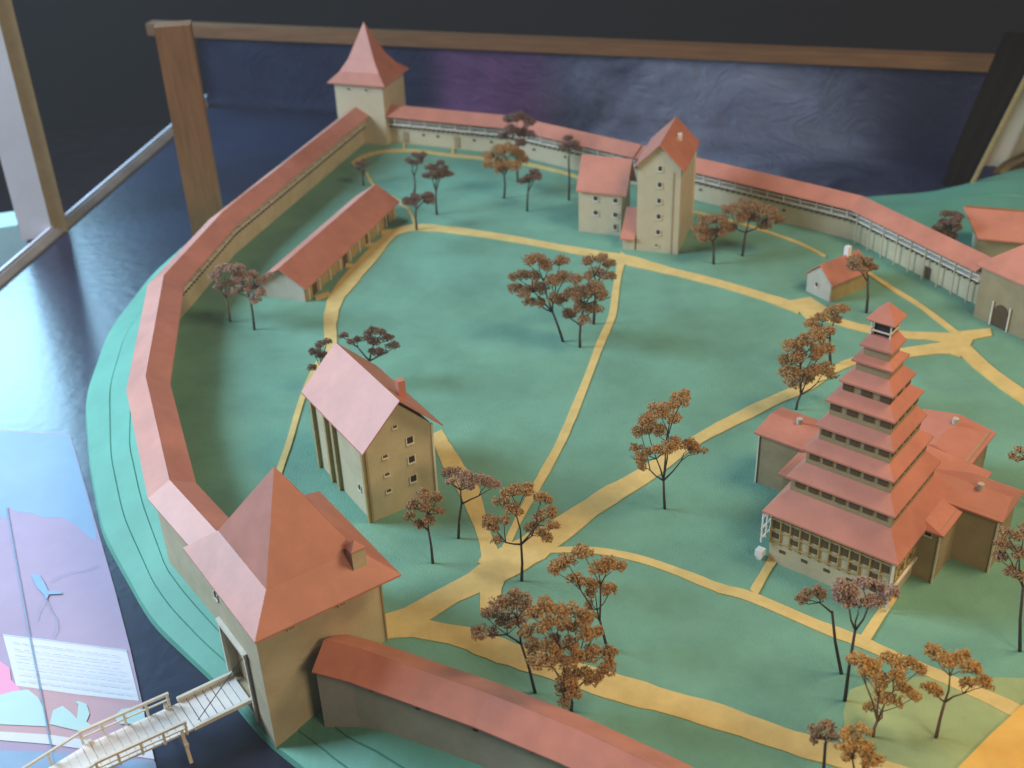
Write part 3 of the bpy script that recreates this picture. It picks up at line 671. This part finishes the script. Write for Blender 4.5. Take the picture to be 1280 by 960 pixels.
# ------------------------------------------------------------------ trees of dried flower heads on twigs
def tree(label, base, bbox, kind='brown', seed=0, n=9, bark='bark', fill=1.0, trunk_w=1.0, name='model_tree', group='dried-flower trees on the lawn'):
    rnd = random.Random(seed * 77 + 5)
    b = at(*base, 0.0); D = pix(b)[2]; mpp = D / F_PX
    x0, y0, x1, y1 = bbox
    ztop = height(base[0], base[1], y0 + (y1 - y0) * 0.12); wx = (x1 - x0) * mpp / 2; wy = wx * 0.8
    thick = max(0.35 * wx * 2, (y1 - y0) * mpp / math.cos(PITCH) - 1.0 * wy * math.sin(PITCH) * 1.2)
    thick = min(thick, ztop * 0.75)
    cxp = (x0 + x1) / 2
    off = (cxp - pix((b.x, b.y, ztop))[0]) * mpp
    cz = ztop - thick / 2
    t = thing(name, label, 'tree', b, 0, group)
    tr = nb(); fl = nb()
    fork = Vector((off * 0.25, 0, max(0.3 * ztop, (ztop - thick) * rnd.uniform(0.75, 0.95))))
    r0 = 0.0017 * trunk_w
    rc = 0.36 * wx if n <= 8 else 0.30 * wx
    rc = min(max(rc * 1.15, 0.0075), 0.0165)
    N_ = int(n * fill)
    cl = []
    tries = 0
    while len(cl) < N_ and tries < 4000:
        tries += 1
        p = Vector((rnd.uniform(-1, 1), rnd.uniform(-1, 1), rnd.uniform(-1, 1)))
        if p.length > 1: continue
        q = Vector((off + p.x * max(wx - rc * 0.75, 0.002), p.y * max(wy - rc * 0.75, 0.002), cz + p.z * max(thick / 2 - rc * 0.5, 0.002) + (0.15 * thick * (1 - p.x * p.x))))
        if all((q - c).length > rc * 1.05 for c in cl) or tries > 2500: cl.append(q)
    rcs = [rc * 0.9] * len(cl)
    if base[0] in CLUSTERS:
        cl = []; rcs = []
        for (cx, cy, cr) in CLUSTERS[base[0]]:
            for att in range(6):
                dy = rnd.uniform(-0.55, 0.55) * wx * (0.5 ** att)
                q = at_y(cx, cy, b.y + dy) - b
                if q.z > 0.012: break
            cl.append(q); rcs.append(cr * mpp * 1.42)
        zmin = min(q.z for q in cl); mx = sum(q.x for q in cl) / len(cl)
        fork = Vector((mx * 0.45, 0, max(0.25 * zmin, min(zmin * 0.85, zmin - 0.006))))
    mid = fork * 0.5 + Vector((rnd.uniform(-1, 1) * 0.002, rnd.uniform(-1, 1) * 0.002, 0))
    tube(tr, [(0, 0, -0.001), mid, fork], [r0 * 1.25, r0, r0 * 0.85], 6)
    ng = max(1, min(5, len(cl) // 3))
    seeds = [cl[0]]
    while len(seeds) < ng: seeds.append(max(cl, key=lambda c: min((c - q_).length for q_ in seeds)))
    own = [min(range(ng), key=lambda j: (c - seeds[j]).length) for c in cl]
    subs = []
    for j in range(ng):
        mem = [c for c, o_ in zip(cl, own) if o_ == j] or [seeds[j]]
        mean = sum(mem, Vector()) / len(mem); zlow = min(c.z for c in mem)
        sf = fork.lerp(mean, 0.6); sf.z = min(sf.z, zlow - 0.003) if zlow - 0.003 > fork.z else fork.z + 0.002
        bend = fork.lerp(sf, 0.5) + Vector((rnd.uniform(-1, 1) * 0.002, rnd.uniform(-1, 1) * 0.002, -0.001))
        tube(tr, [fork - Vector((0, 0, 0.002)), bend, sf], [r0 * 0.8, r0 * 0.62, r0 * 0.5], 5); subs.append(sf)
    trunk_fork = fork
    for q, rc, oi in zip(cl, rcs, own):
        fork = subs[oi]
        f2 = fork.lerp(q, 0.45) + Vector((rnd.uniform(-1, 1), rnd.uniform(-1, 1), -0.5)) * 0.003
        tube(tr, [fork, f2, q - Vector((0, 0, rc * 0.45))], [r0 * 0.48, r0 * 0.36, r0 * 0.28], 4)
        # umbel rays
        for _ in range(7):
            a = rnd.uniform(0, 6.283); rr = rc * rnd.uniform(0.4, 0.85)
            e = q + Vector((math.cos(a) * rr, math.sin(a) * rr, rc * rnd.uniform(-0.05, 0.35)))
            tube(tr, [q - Vector((0, 0, rc * 0.45)), e], [r0 * 0.22, r0 * 0.16], 3)
        m_ = int(260 * (rc / 0.011) ** 2 * (0.8 if fill < 1 else 1))
        lobes = [Vector((math.cos(a), math.sin(a), 0)) * rc * rnd.uniform(0.35, 0.75) for a in [rnd.uniform(0, 6.28) for _ in range(6)]] + [Vector((0, 0, rc * 0.25))]
        for _ in range(m_):
            lo = rnd.choice(lobes); d = Vector((rnd.gauss(0, 1), rnd.gauss(0, 1), rnd.gauss(0, 0.8)))
            d = d.normalized() * rc * 0.42 * rnd.uniform(0.55, 1.08)
            c = q + lo + d; s = rnd.uniform(0.0009, 0.0019)
            ax = Matrix.Rotation(rnd.uniform(0, 3.14), 3, (rnd.uniform(-1, 1), rnd.uniform(-1, 1), 0.5))
            vs = [fl.verts.new(c + ax @ Vector(u) * s) for u in ((1, 0, 0.2), (-0.5, 0.9, 0), (-0.5, -0.9, 0.1), (0, 0, 1.1))]
            fl.faces.new((vs[0], vs[1], vs[3])); fl.faces.new((vs[1], vs[2], vs[3])); fl.faces.new((vs[2], vs[0], vs[3])); fl.faces.new((vs[0], vs[2], vs[1]))
    obj('trunk', tr, M[bark], t, smooth=True)
    me = bpy.data.meshes.new('crown'); fl.to_mesh(me); fl.free(); me.materials.append(FO[kind])
    o = bpy.data.objects.new('crown', me); C.objects.link(o); o.parent = t
    return t
CLUSTERS = {
 318: ((290,335,7),(300,345,8),(315,345,8),(328,350,7),(310,360,8),(325,365,7),(298,362,7),(318,375,6),(300,335,6),(335,345,6)),
 288: ((272,345,7),(280,335,7),(275,358,7),(283,368,6),(290,352,6)),
 461: ((430,420,5),(446,424,5),(465,413,6),(475,416,6),(485,423,6),(491,432,6),(467,427,7),(475,440,6),(457,421,6),(465,440,5),(436,427,4)),
 404: ((400,430,5),(408,427,5),(393,440,6),(402,443,6),(390,460,5)),
 704: ((660,325,8),(672,322,7),(650,345,9),(665,345,9),(685,330,9),(700,325,8),(645,360,8),(657,365,9),(675,360,10),(690,350,9),(705,345,9),(690,372,8),(672,378,7),(663,378,7)),
 725: ((700,375,9),(715,368,10),(730,365,10),(745,360,10),(755,370,8),(725,382,9),(742,385,9),(710,392,8),(730,400,7),(718,350,8)),
 742: ((738,325,8),(752,322,7),(762,330,7),(745,340,8),(760,345,7),(735,345,6)),
 831: ((845,500,11),(855,494,7),(825,512,11),(808,525,11),(838,520,10),(802,540,9),(822,538,10),(797,572,8),(812,565,7),(830,560,10),(845,553,9),(862,556,10),(872,563,8),(803,582,6),(795,560,6)),
 995: ((990,432,10),(1005,425,10),(1020,420,10),(1035,415,8),(985,450,10),(1000,445,10),(1018,440,10),(1030,435,9),(985,465,10),(1000,465,9),(1015,462,9),(1032,460,9),(1040,470,7),(992,478,8),(1008,475,7)),
 1038: ((1015,402,8),(1028,398,8),(1040,388,8),(1052,385,7),(1025,410,7),(1045,398,7)),
 652: ((640,615,10),(655,612,9),(628,627,8),(645,636,9),(675,625,10),(690,640,7),(676,645,8),(616,655,9),(620,675,6),(664,660,9),(682,668,9),(690,658,7),(630,650,6),(608,648,6)),
 541: ((530,617,8),(517,632,8),(533,632,9),(545,622,7),(510,645,6),(538,650,8),(524,655,7),(548,638,6)),
 573: ((556,592,8),(568,590,8),(580,596,9),(595,598,8),(608,602,8),(617,606,6),(585,606,7),(563,602,5)),
 759: ((695,710,10),(709,700,9),(730,689,10),(748,708,10),(770,705,9),(722,724,10),(743,732,10),(762,737,8),(738,742,6),(735,757,7),(757,700,8)),
 669: ((645,748,12),(658,758,9),(626,753,10),(610,769,10),(632,774,10),(600,790,9),(616,790,7),(650,774,8)),
 714: ((682,758,12),(666,766,9),(698,766,11),(719,766,12),(735,774,10),(743,790,9),(730,790,10),(709,782,10),(685,782,11),(661,787,10),(666,809,11),(687,803,11),(709,806,10),(674,827,10),(695,825,11),(719,822,11),(740,817,11),(762,819,10),(756,835,11),(743,846,10),(709,846,11),(719,862,10),(698,859,9),(706,875,8),(730,840,9)),
 1056: ((1050,733,10),(1065,738,10),(1080,732,10),(1098,735,9),(1112,740,9),(1060,750,9),(1075,755,9),(1090,752,9),(1100,748,7),(1050,745,7)),
 1052: ((1008,744,8),(1020,740,8),(1000,750,6),(1027,745,5)),
 1091: ((1075,828,11),(1095,835,11),(1115,825,10),(1133,830,11),(1150,835,8),(1100,850,10),(1085,845,9),(1125,845,10),(1097,870,10),(1115,875,9),(1088,885,7),(1140,870,9),(1128,860,8),(1068,820,7)),
 1170: ((1170,815,10),(1185,822,11),(1200,820,9),(1212,835,11),(1225,848,10),(1232,855,7),(1208,852,8),(1160,858,8),(1172,865,7)),
 1028: ((1022,912,9),(1035,908,8),(1020,922,7),(1038,920,7)),
 1066: ((1060,915,9),(1078,912,8),(1055,930,9),(1072,928,10),(1088,935,9),(1095,950,8),(1080,948,9),(1060,945,7)),
 630: ((612,195,8),(622,188,9),(635,185,9),(645,192,9),(615,205,8),(630,203,9),(643,207,8),(652,200,7),(625,212,6)),
 647: ((635,150,7),(648,146,8),(660,152,7),(640,162,8),(655,165,8),(630,170,6),(665,168,6),(648,178,7)),
 892: ((875,285,8),(885,275,9),(897,275,9),(885,295,9),(897,292,9),(905,285,7),(873,297,6)),
 928: ((905,275,8),(915,262,9),(930,257,9),(945,258,9),(960,265,9),(970,275,8),(925,272,9),(940,272,9),(955,280,8),(912,285,7)),
 1275: ((1262,668,9),(1280,662,10),(1255,680,8),(1250,695,8),(1275,690,9),(1265,715,8),(1280,720,8)),
}
TREES = [
 ('sparse tan tree with bent forked trunk standing in front of the long barn\'s gable', (318, 412), (284, 326, 340, 384), 'pink', 10, 'bark'),
 ('faint slim tan tree beside the left wall, left of the sparse forked tree', (288, 402), (266, 322, 304, 372), 'pink', 7, 'barklight'),
 ('dark tree rising behind the pink roof ridge of the granary, right of its peak', (461, 478), (424, 408, 494, 452), 'dark', 9, 'bark'),
 ('small dark bush-like tree peeking out behind the pink roof, left of its peak', (404, 488), (390, 426, 417, 462), 'dark', 4, 'bark'),
 ('widest brown tree, on the left of the trio in mid lawn', (704, 427), (640, 318, 715, 384), 'brown', 14, 'bark'),
 ('brown tree with low rounded crown, in front in the mid lawn trio', (725, 434), (682, 340, 762, 408), 'brown', 15, 'bark'),
 ('smallest brown tree of the mid lawn trio, beside the straight sandy path', (742, 405), (724, 314, 771, 356), 'brown', 7, 'bark'),
 ('rust-brown layered tree standing alone on the lawn left of the stepped church', (831, 636), (788, 487, 880, 588), 'rust', 17, 'bark'),
 ('dense rust tree leaning over the diagonal path behind the stepped church', (995, 512), (974, 412, 1045, 486), 'rust', 15, 'bark'),
 ('rust tree with small raised crown just behind the dense tree by the diagonal path', (1038, 455), (1003, 378, 1062, 424), 'rust', 9, 'bark'),
 ('tall bare-trunked rust tree at the path junction in front of the granary', (652, 726), (604, 606, 697, 680), 'rust', 13, 'bark'),
 ('reddish-brown tree on the dark grass in front of the granary gable', (541, 704), (504, 612, 551, 662), 'brown', 9, 'bark'),
 ('flat-topped pinkish tree beside the sandy path to the granary', (573, 673), (547, 585, 623, 614), 'pink', 10, 'bark'),
 ('loose open-crowned brown tree below the arc path, right of the junction', (759, 810), (688, 682, 778, 746), 'rust', 13, 'bark'),
 ('brown tree with thin trunk behind the front wall, left of the fullest one', (669, 866), (592, 740, 662, 800), 'brown', 12, 'bark'),
 ('largest dense rust tree directly behind the front wall roof', (714, 889), (646, 752, 772, 872), 'rust', 34, 'bark'),
 ('brown tree with long leaning trunk and flat crown in front of the church', (1056, 876), (1036, 722, 1126, 768), 'pink', 13, 'bark'),
 ('spindly tree with tiny crown on a thin slanting stem left of the church front', (1052, 842), (994, 732, 1032, 760), 'brown', 4, 'bark'),
 ('spreading orange-brown tree on the lawn painted with amber glow at the lower right', (1091, 921), (1060, 816, 1162, 880), 'orange', 17, 'barklight'),
 ('orange tree with slim pale trunk nearest the plaza painted with warm glow', (1170, 922), (1152, 808, 1240, 858), 'orange', 12, 'barklight'),
 ('short brown tree cut by the bottom edge over the front avenue, left of its twin', (1028, 985), (1012, 902, 1048, 934), 'brown', 6, 'bark'),
 ('rounded rust tree cut by the bottom edge over the front avenue', (1066, 1005), (1042, 906, 1100, 960), 'orange', 13, 'bark'),
 ('brown tree half cut off by the right edge, right of the church wing', (1275, 814), (1242, 654, 1304, 730), 'brown', 12, 'bark'),
 ('small tree with flat brown crown in front of the cottage', (1083, 391), (1055, 314, 1100, 348), 'brown', 8, 'bark'),
 ('round purplish-brown tree outside the right wall near the gatehouse roofs', (1192, 316), (1164, 262, 1216, 306), 'dark', 12, 'bark'),
 ('grey-brown tree right of the tall keep, the smaller of the pair', (892, 330), (867, 268, 908, 304), 'brown', 9, 'bark'),
 ('grey-brown spreading tree right of the tall keep, the larger of the pair', (928, 320), (898, 252, 978, 296), 'brown', 15, 'bark'),
 ('tiny dark round tree beside the far end of the left wall', (455, 232), (440, 194, 463, 216), 'dark', 6, 'bark'),
 ('dark tree near the back wall, left one above the barn end', (518, 244), (504, 184, 536, 216), 'dark', 7, 'bark'),
 ('dark fuller tree near the back wall, right one above the barn end', (546, 268), (524, 200, 569, 236), 'dark', 10, 'bark'),
 ('dark low-crowned tree at the far corner of the long barn', (521, 288), (500, 240, 546, 264), 'dark', 7, 'bark'),
 ('rust-red tree in front of the back wall, left of the keep house', (630, 248), (602, 178, 658, 214), 'rust', 10, 'bark'),
 ('purplish tall tree reaching above the back wall roof left of the keep', (647, 228), (624, 140, 670, 188), 'dark', 11, 'bark'),
 ('small dark tree on the grass between the rust-red tree and the keep house', (659, 264), (645, 210, 683, 236), 'dark', 6, 'bark'),
 ('thin bare-looking tree in front of the back wall near the keep house roof', (711, 250), (692, 168, 730, 196), 'dark', 5, 'bark'),
 ('small reddish tree cut by the right edge above the church wings', (1290, 632), (1262, 556, 1300, 584), 'brown', 6, 'bark'),
]
for i, (lab, base, bb, kind, n, bark) in enumerate(TREES):
    tree(lab, base, bb, kind, i, n, bark, trunk_w=1.0 if base[1] > 500 else 1.25)

# ------------------------------------------------------------------ glass case frame
A_ = Vector((-0.836, 3.354)); B_ = Vector((1.30, 2.74)); db = (B_ - A_); Lb = db.length; ab = math.atan2(db.y, db.x)
bp = thing('back_panel', 'dark blue creased sheet standing upright behind the whole castle model', 'backdrop', (A_.x, A_.y, MZ), ab)
bm = nb(); nx = 60
vs = {}
random.seed(4)
for i in range(nx + 1):
    for j in range(13):
        x = Lb * i / nx; z = 0.20 * j / 12
        y = 0.004 * math.sin(x * 23 + j * .7) * (j / 12) + 0.012 * max(0, 1 - z / 0.03) ** 2 * -1
        vs[i, j] = bm.verts.new((x, y, z))
for i in range(nx):
    for j in range(12): bm.faces.new((vs[i, j], vs[i + 1, j], vs[i + 1, j + 1], vs[i, j + 1]))
bmesh.ops.solidify(bm, geom=bm.faces[:], thickness=0.004)
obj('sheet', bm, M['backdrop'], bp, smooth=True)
bm = nb(); vs = {}
for i in range(49):
    for j in range(17):
        x = 0.42 + (Lb - 0.44) * i / 48; y = -0.006 - 0.5 * j / 16
        z = 0.004 + 0.026 * max(0, 1 - (0.5 * j / 16) / 0.07) ** 2 + 0.002 * math.sin(x * 31 + j) * math.sin(j * 1.3)
        vs[i, j] = bm.verts.new((x, y, z))
for i in range(48):
    for j in range(16): bm.faces.new((vs[i, j], vs[i + 1, j], vs[i + 1, j + 1], vs[i, j + 1]))
bmesh.ops.solidify(bm, geom=bm.faces[:], thickness=0.003)
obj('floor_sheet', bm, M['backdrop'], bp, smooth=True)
rl = thing('top_rail', 'long brown wooden rail along the top of the dark blue back panel', 'case rail', (A_.x, A_.y, MZ), ab)
boxo('rail', rl, M['railwood'], -0.14, Lb + 0.1, -0.02, 0.02, 0.200, 0.232)
pl = at(262, 305, MZ)
D2 = pix(pl)[2] / F_PX
po_ = thing('reflected_post', 'orange-brown reflection of a wooden post, built solid behind the left wall of the castle', 'case post', (pl.x, pl.y, MZ), 0.15)
ph = height(262, 305, 30, MZ) - MZ
boxo('post', po_, M['reflected_postwood'], -0.030, 0.040, -0.02, 0.02, 0, ph)  # frame post reflected in the glass, added here as a solid post
# left base rail of the case
q0 = at(262, 128, MZ); q1 = at(75, 290, MZ); dd = (q1 - q0).normalized(); q2 = q1 + dd * 1.4; q0 = q0 - dd * 0.02
br_ = thing('base_rail', 'grey metal-edged base rail running diagonally along the left of the case', 'case rail')
bm = nb(); sweep(bm, [(-0.022, MZ - 0.01), (-0.022, MZ + 0.012), (0.0, MZ + 0.016), (0.012, MZ + 0.005), (0.012, MZ - 0.01)], [(q0.x, q0.y), (q1.x, q1.y), (q2.x, q2.y)], 1); obj('rail', bm, M['basewood'], br_)
bm = nb(); sweep(bm, [(-0.012, MZ + 0.0165), (-0.012, MZ + 0.020), (-0.006, MZ + 0.020), (-0.006, MZ + 0.0165)], [(q0.x, q0.y), (q1.x, q1.y), (q2.x, q2.y)], 1); obj('edging', bm, M['bluepost'], br_)
np_ = at(60, 292, MZ)
nq = thing('corner_post', 'broad pale blue-lit upright post of the case at the far left edge', 'case post', (np_.x - 0.01, np_.y, MZ), 0.35)
boxo('post', nq, M['bluepost'], -0.046, 0.020, -0.02, 0.05, 0, 0.75)  # blue light from the window is put into this face's colour
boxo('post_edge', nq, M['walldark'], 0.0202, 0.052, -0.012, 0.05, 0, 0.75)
# black drape and pale curtain seen past the right end of the back panel
def drape(name, label, pts, m, folds, depth, cat='curtain'):
    """pts: rows of (left, right) points from bottom to top"""
    t = thing(name, label, cat); bm = nb(); n = 40; rows = []
    for l, r in pts:
        l = Vector(l); r = Vector(r); row = []
        for i in range(n + 1):
            f = i / n; p = l.lerp(r, f); p.y += depth * math.sin(f * folds * 6.283) + depth * 0.4 * math.sin(f * folds * 14 + 1); row.append(bm.verts.new(p))
        rows.append(row)
    for a, b in zip(rows, rows[1:]):
        for i in range(n): bm.faces.new((a[i], a[i + 1], b[i + 1], b[i]))
    bmesh.ops.solidify(bm, geom=bm.faces[:], thickness=0.003)
    obj('cloth', bm, m, t, smooth=True); return t
drape('black_drape', 'black drape with slanted edge at the right end of the blue panel', [(at_y(1168, 262, 2.56), at_y(1200, 262, 2.56)), (at_y(1188, 200, 2.56), at_y(1226, 200, 2.56)), (at_y(1222, 120, 2.56), at_y(1268, 120, 2.56)), (at_y(1256, 40, 2.56), at_y(1306, 40, 2.56))], M['black'], 2, 0.0015)
tb = thing('edge_batten', 'thin olive wooden batten slanting along the edge of the black drape', 'batten')
bm = nb(); bar(bm, at_y(1202, 255, 2.54), at_y(1300, 62, 2.54), 0.010, 0.006); obj('batten', bm, M['timber'], tb)
drape('cream_curtain', 'cream curtain hanging in pale folds at the top right edge', [(at_y(1206, 252, 2.66), at_y(1420, 252, 2.66)), (at_y(1238, 190, 2.66), at_y(1430, 190, 2.66)), (at_y(1306, 58, 2.66), at_y(1440, 58, 2.66))], M['curtain'], 6, 0.010)
drape('brown_cloth', 'brown shiny cloth swept diagonally across the cream curtain', [(at_y(1212, 250, 2.62), at_y(1254, 252, 2.62)), (at_y(1232, 222, 2.62), at_y(1266, 234, 2.62)), (at_y(1254, 203, 2.62), at_y(1284, 214, 2.62)), (at_y(1290, 186, 2.62), at_y(1310, 200, 2.62))], M['brocade'], 2, 0.005, 'cloth')

# ------------------------------------------------------------------ reflection of a wall map in the glass, built as a solid sheet
M['sea'] = mat('reflected_map_sea_blue', (0.27, 0.42, 0.60), 0.6, 0.08, 10, 0.05)
M['land'] = mat('reflected_map_land_lilac', (0.40, 0.33, 0.47), 0.6, 0.06, 12, 0.05)
M['land2'] = mat('reflected_map_land_pink', (0.55, 0.36, 0.40), 0.6, 0.06, 12, 0.05)
M['hot'] = mat('map_magenta', (0.80, 0.35, 0.55), 0.6, 0.05, 12, 0.05)
M['paper'] = mat('map_white_paper', (0.66, 0.70, 0.76), 0.6, 0.03, 20, 0.05)
M['ink'] = mat('map_blue_ink', (0.20, 0.34, 0.50), 0.6, 0.1, 40, 0)
M['inkpale'] = mat('map_pale_ink', (0.26, 0.44, 0.68), 0.6, 0.1, 40, 0)
M['aqua'] = mat('reflected_map_aqua', (0.48, 0.70, 0.70), 0.6, 0.05, 12, 0)
mp_ = thing('map_reflection', 'bright lilac and blue wall-map reflection with white caption block, built as a sheet at the lower left', 'map')
ZM = MZ + 0.0025
lay = [ZM]
def prn(name, px, m, up=1):
    lay[0] += 0.0002 * up; bm = nb(); slab(bm, [at(x, y, lay[0]) for x, y in px], 0.00015 if up else 0.0001); return obj(name, bm, M[m], mp_)
bm = nb(); slab(bm, [at(x, y, ZM) for x, y in [(-30, 536), (88, 543), (100, 585), (120, 655), (143, 735), (163, 812), (178, 880), (196, 966), (-40, 966)]], 0.0022); obj('sheet', bm, M['land'], mp_)
prn('sea_reflection', [(-30, 537), (87, 544), (99, 585), (117, 650), (121, 676), (108, 668), (92, 654), (75, 646), (55, 647), (38, 641), (22, 640), (10, 634), (8, 648), (-4, 646), (-32, 650)], 'sea')
prn('land_print', [(-36, 850), (20, 855), (172, 875), (177, 880), (191, 940), (-40, 920)], 'land2')
prn('caption_block', [(3, 792), (60, 799), (158, 812), (174, 876), (95, 868), (20, 857), (12, 825)], 'paper')
prn('caption_line', [(-38, 922), (-38, 912), (60, 918), (190, 937), (193, 949), (60, 930)], 'paper')
prn('legend_patch', [(-38, 822), (-2, 825), (12, 835), (14, 850), (26, 862), (12, 874), (-8, 880), (-38, 880)], 'hot')
prn('mountain_print', [(-30, 880), (-10, 872), (15, 864), (35, 862), (48, 872), (56, 888), (60, 908), (-30, 904)], 'aqua')
prn('river_print', [(62, 905), (66, 888), (78, 882), (88, 890), (96, 898), (98, 880), (94, 878), (98, 876), (108, 880), (112, 892), (108, 902), (116, 908), (100, 914)], 'aqua')
prn('mountain_print', [(142, 896), (152, 886), (168, 884), (180, 888), (182, 904), (150, 905)], 'aqua')
prn('lake_print', [(39, 718), (49, 718), (55, 727), (60, 738), (76, 739), (78, 742), (61, 743), (58, 750), (54, 742), (46, 734)], 'inkpale')
prn('band_reflection', [(-38, 936), (60, 940), (194, 952), (197, 966), (-40, 966)], 'sea')
def ink(pts, wpx, m='ink', name='river_print'):
    lay[0] += 0.0001; z = lay[0]; bm = nb()
    for a, b in zip(pts, pts[1:]):
        p = at(*a, z); q = at(*b, z); bar(bm, p, q, wpx * 0.0005, 0.00012)
    return obj(name, bm, M[m], mp_)
ink([(8, 634), (16, 680), (25, 730), (36, 790), (50, 860), (60, 915), (70, 965)], 3.0, 'ink', 'seam_line')
ink([(62, 727), (75, 720), (90, 715), (108, 712), (122, 706)], 1.4)
ink([(58, 748), (62, 760), (70, 772), (72, 785), (66, 796)], 1.4)
ink([(58, 748), (50, 760), (45, 775)], 1.2)
ink([(0, 792), (60, 799), (160, 813)], 1.3, 'ink', 'border_line')
rnd = random.Random(8)
for r in range(7):
    y = 803 + r * 8.2; x = 16 + r * 1.6
    pts = []
    xx = x
    while xx < 150 + r * 2.2:
        L_ = rnd.uniform(6, 16); e = min(xx + L_, 152 + r * 2.2)
        ink([(xx, y + (xx - x) * 0.13), (e, y + (e - x) * 0.13)], 1.2, 'inkpale', 'caption_text'); xx = e + rnd.uniform(2, 4)

# pale bundle on the room floor seen past the left rail
pb = at_y(8, 265, 2.9)
pw = thing('pale_ledge', 'small pale mint ledge outside the case at the far left edge', 'ledge', (pb.x, pb.y, -0.9), 0.3)
bm = nb(); box(bm, -0.10, 0.035, -0.05, 0.05, 0, pb.z + 0.9 - 0.02)
bmesh.ops.bevel(bm, geom=bm.edges[:], offset=0.012, segments=2)
obj('ledge', bm, M['aqua'], pw)
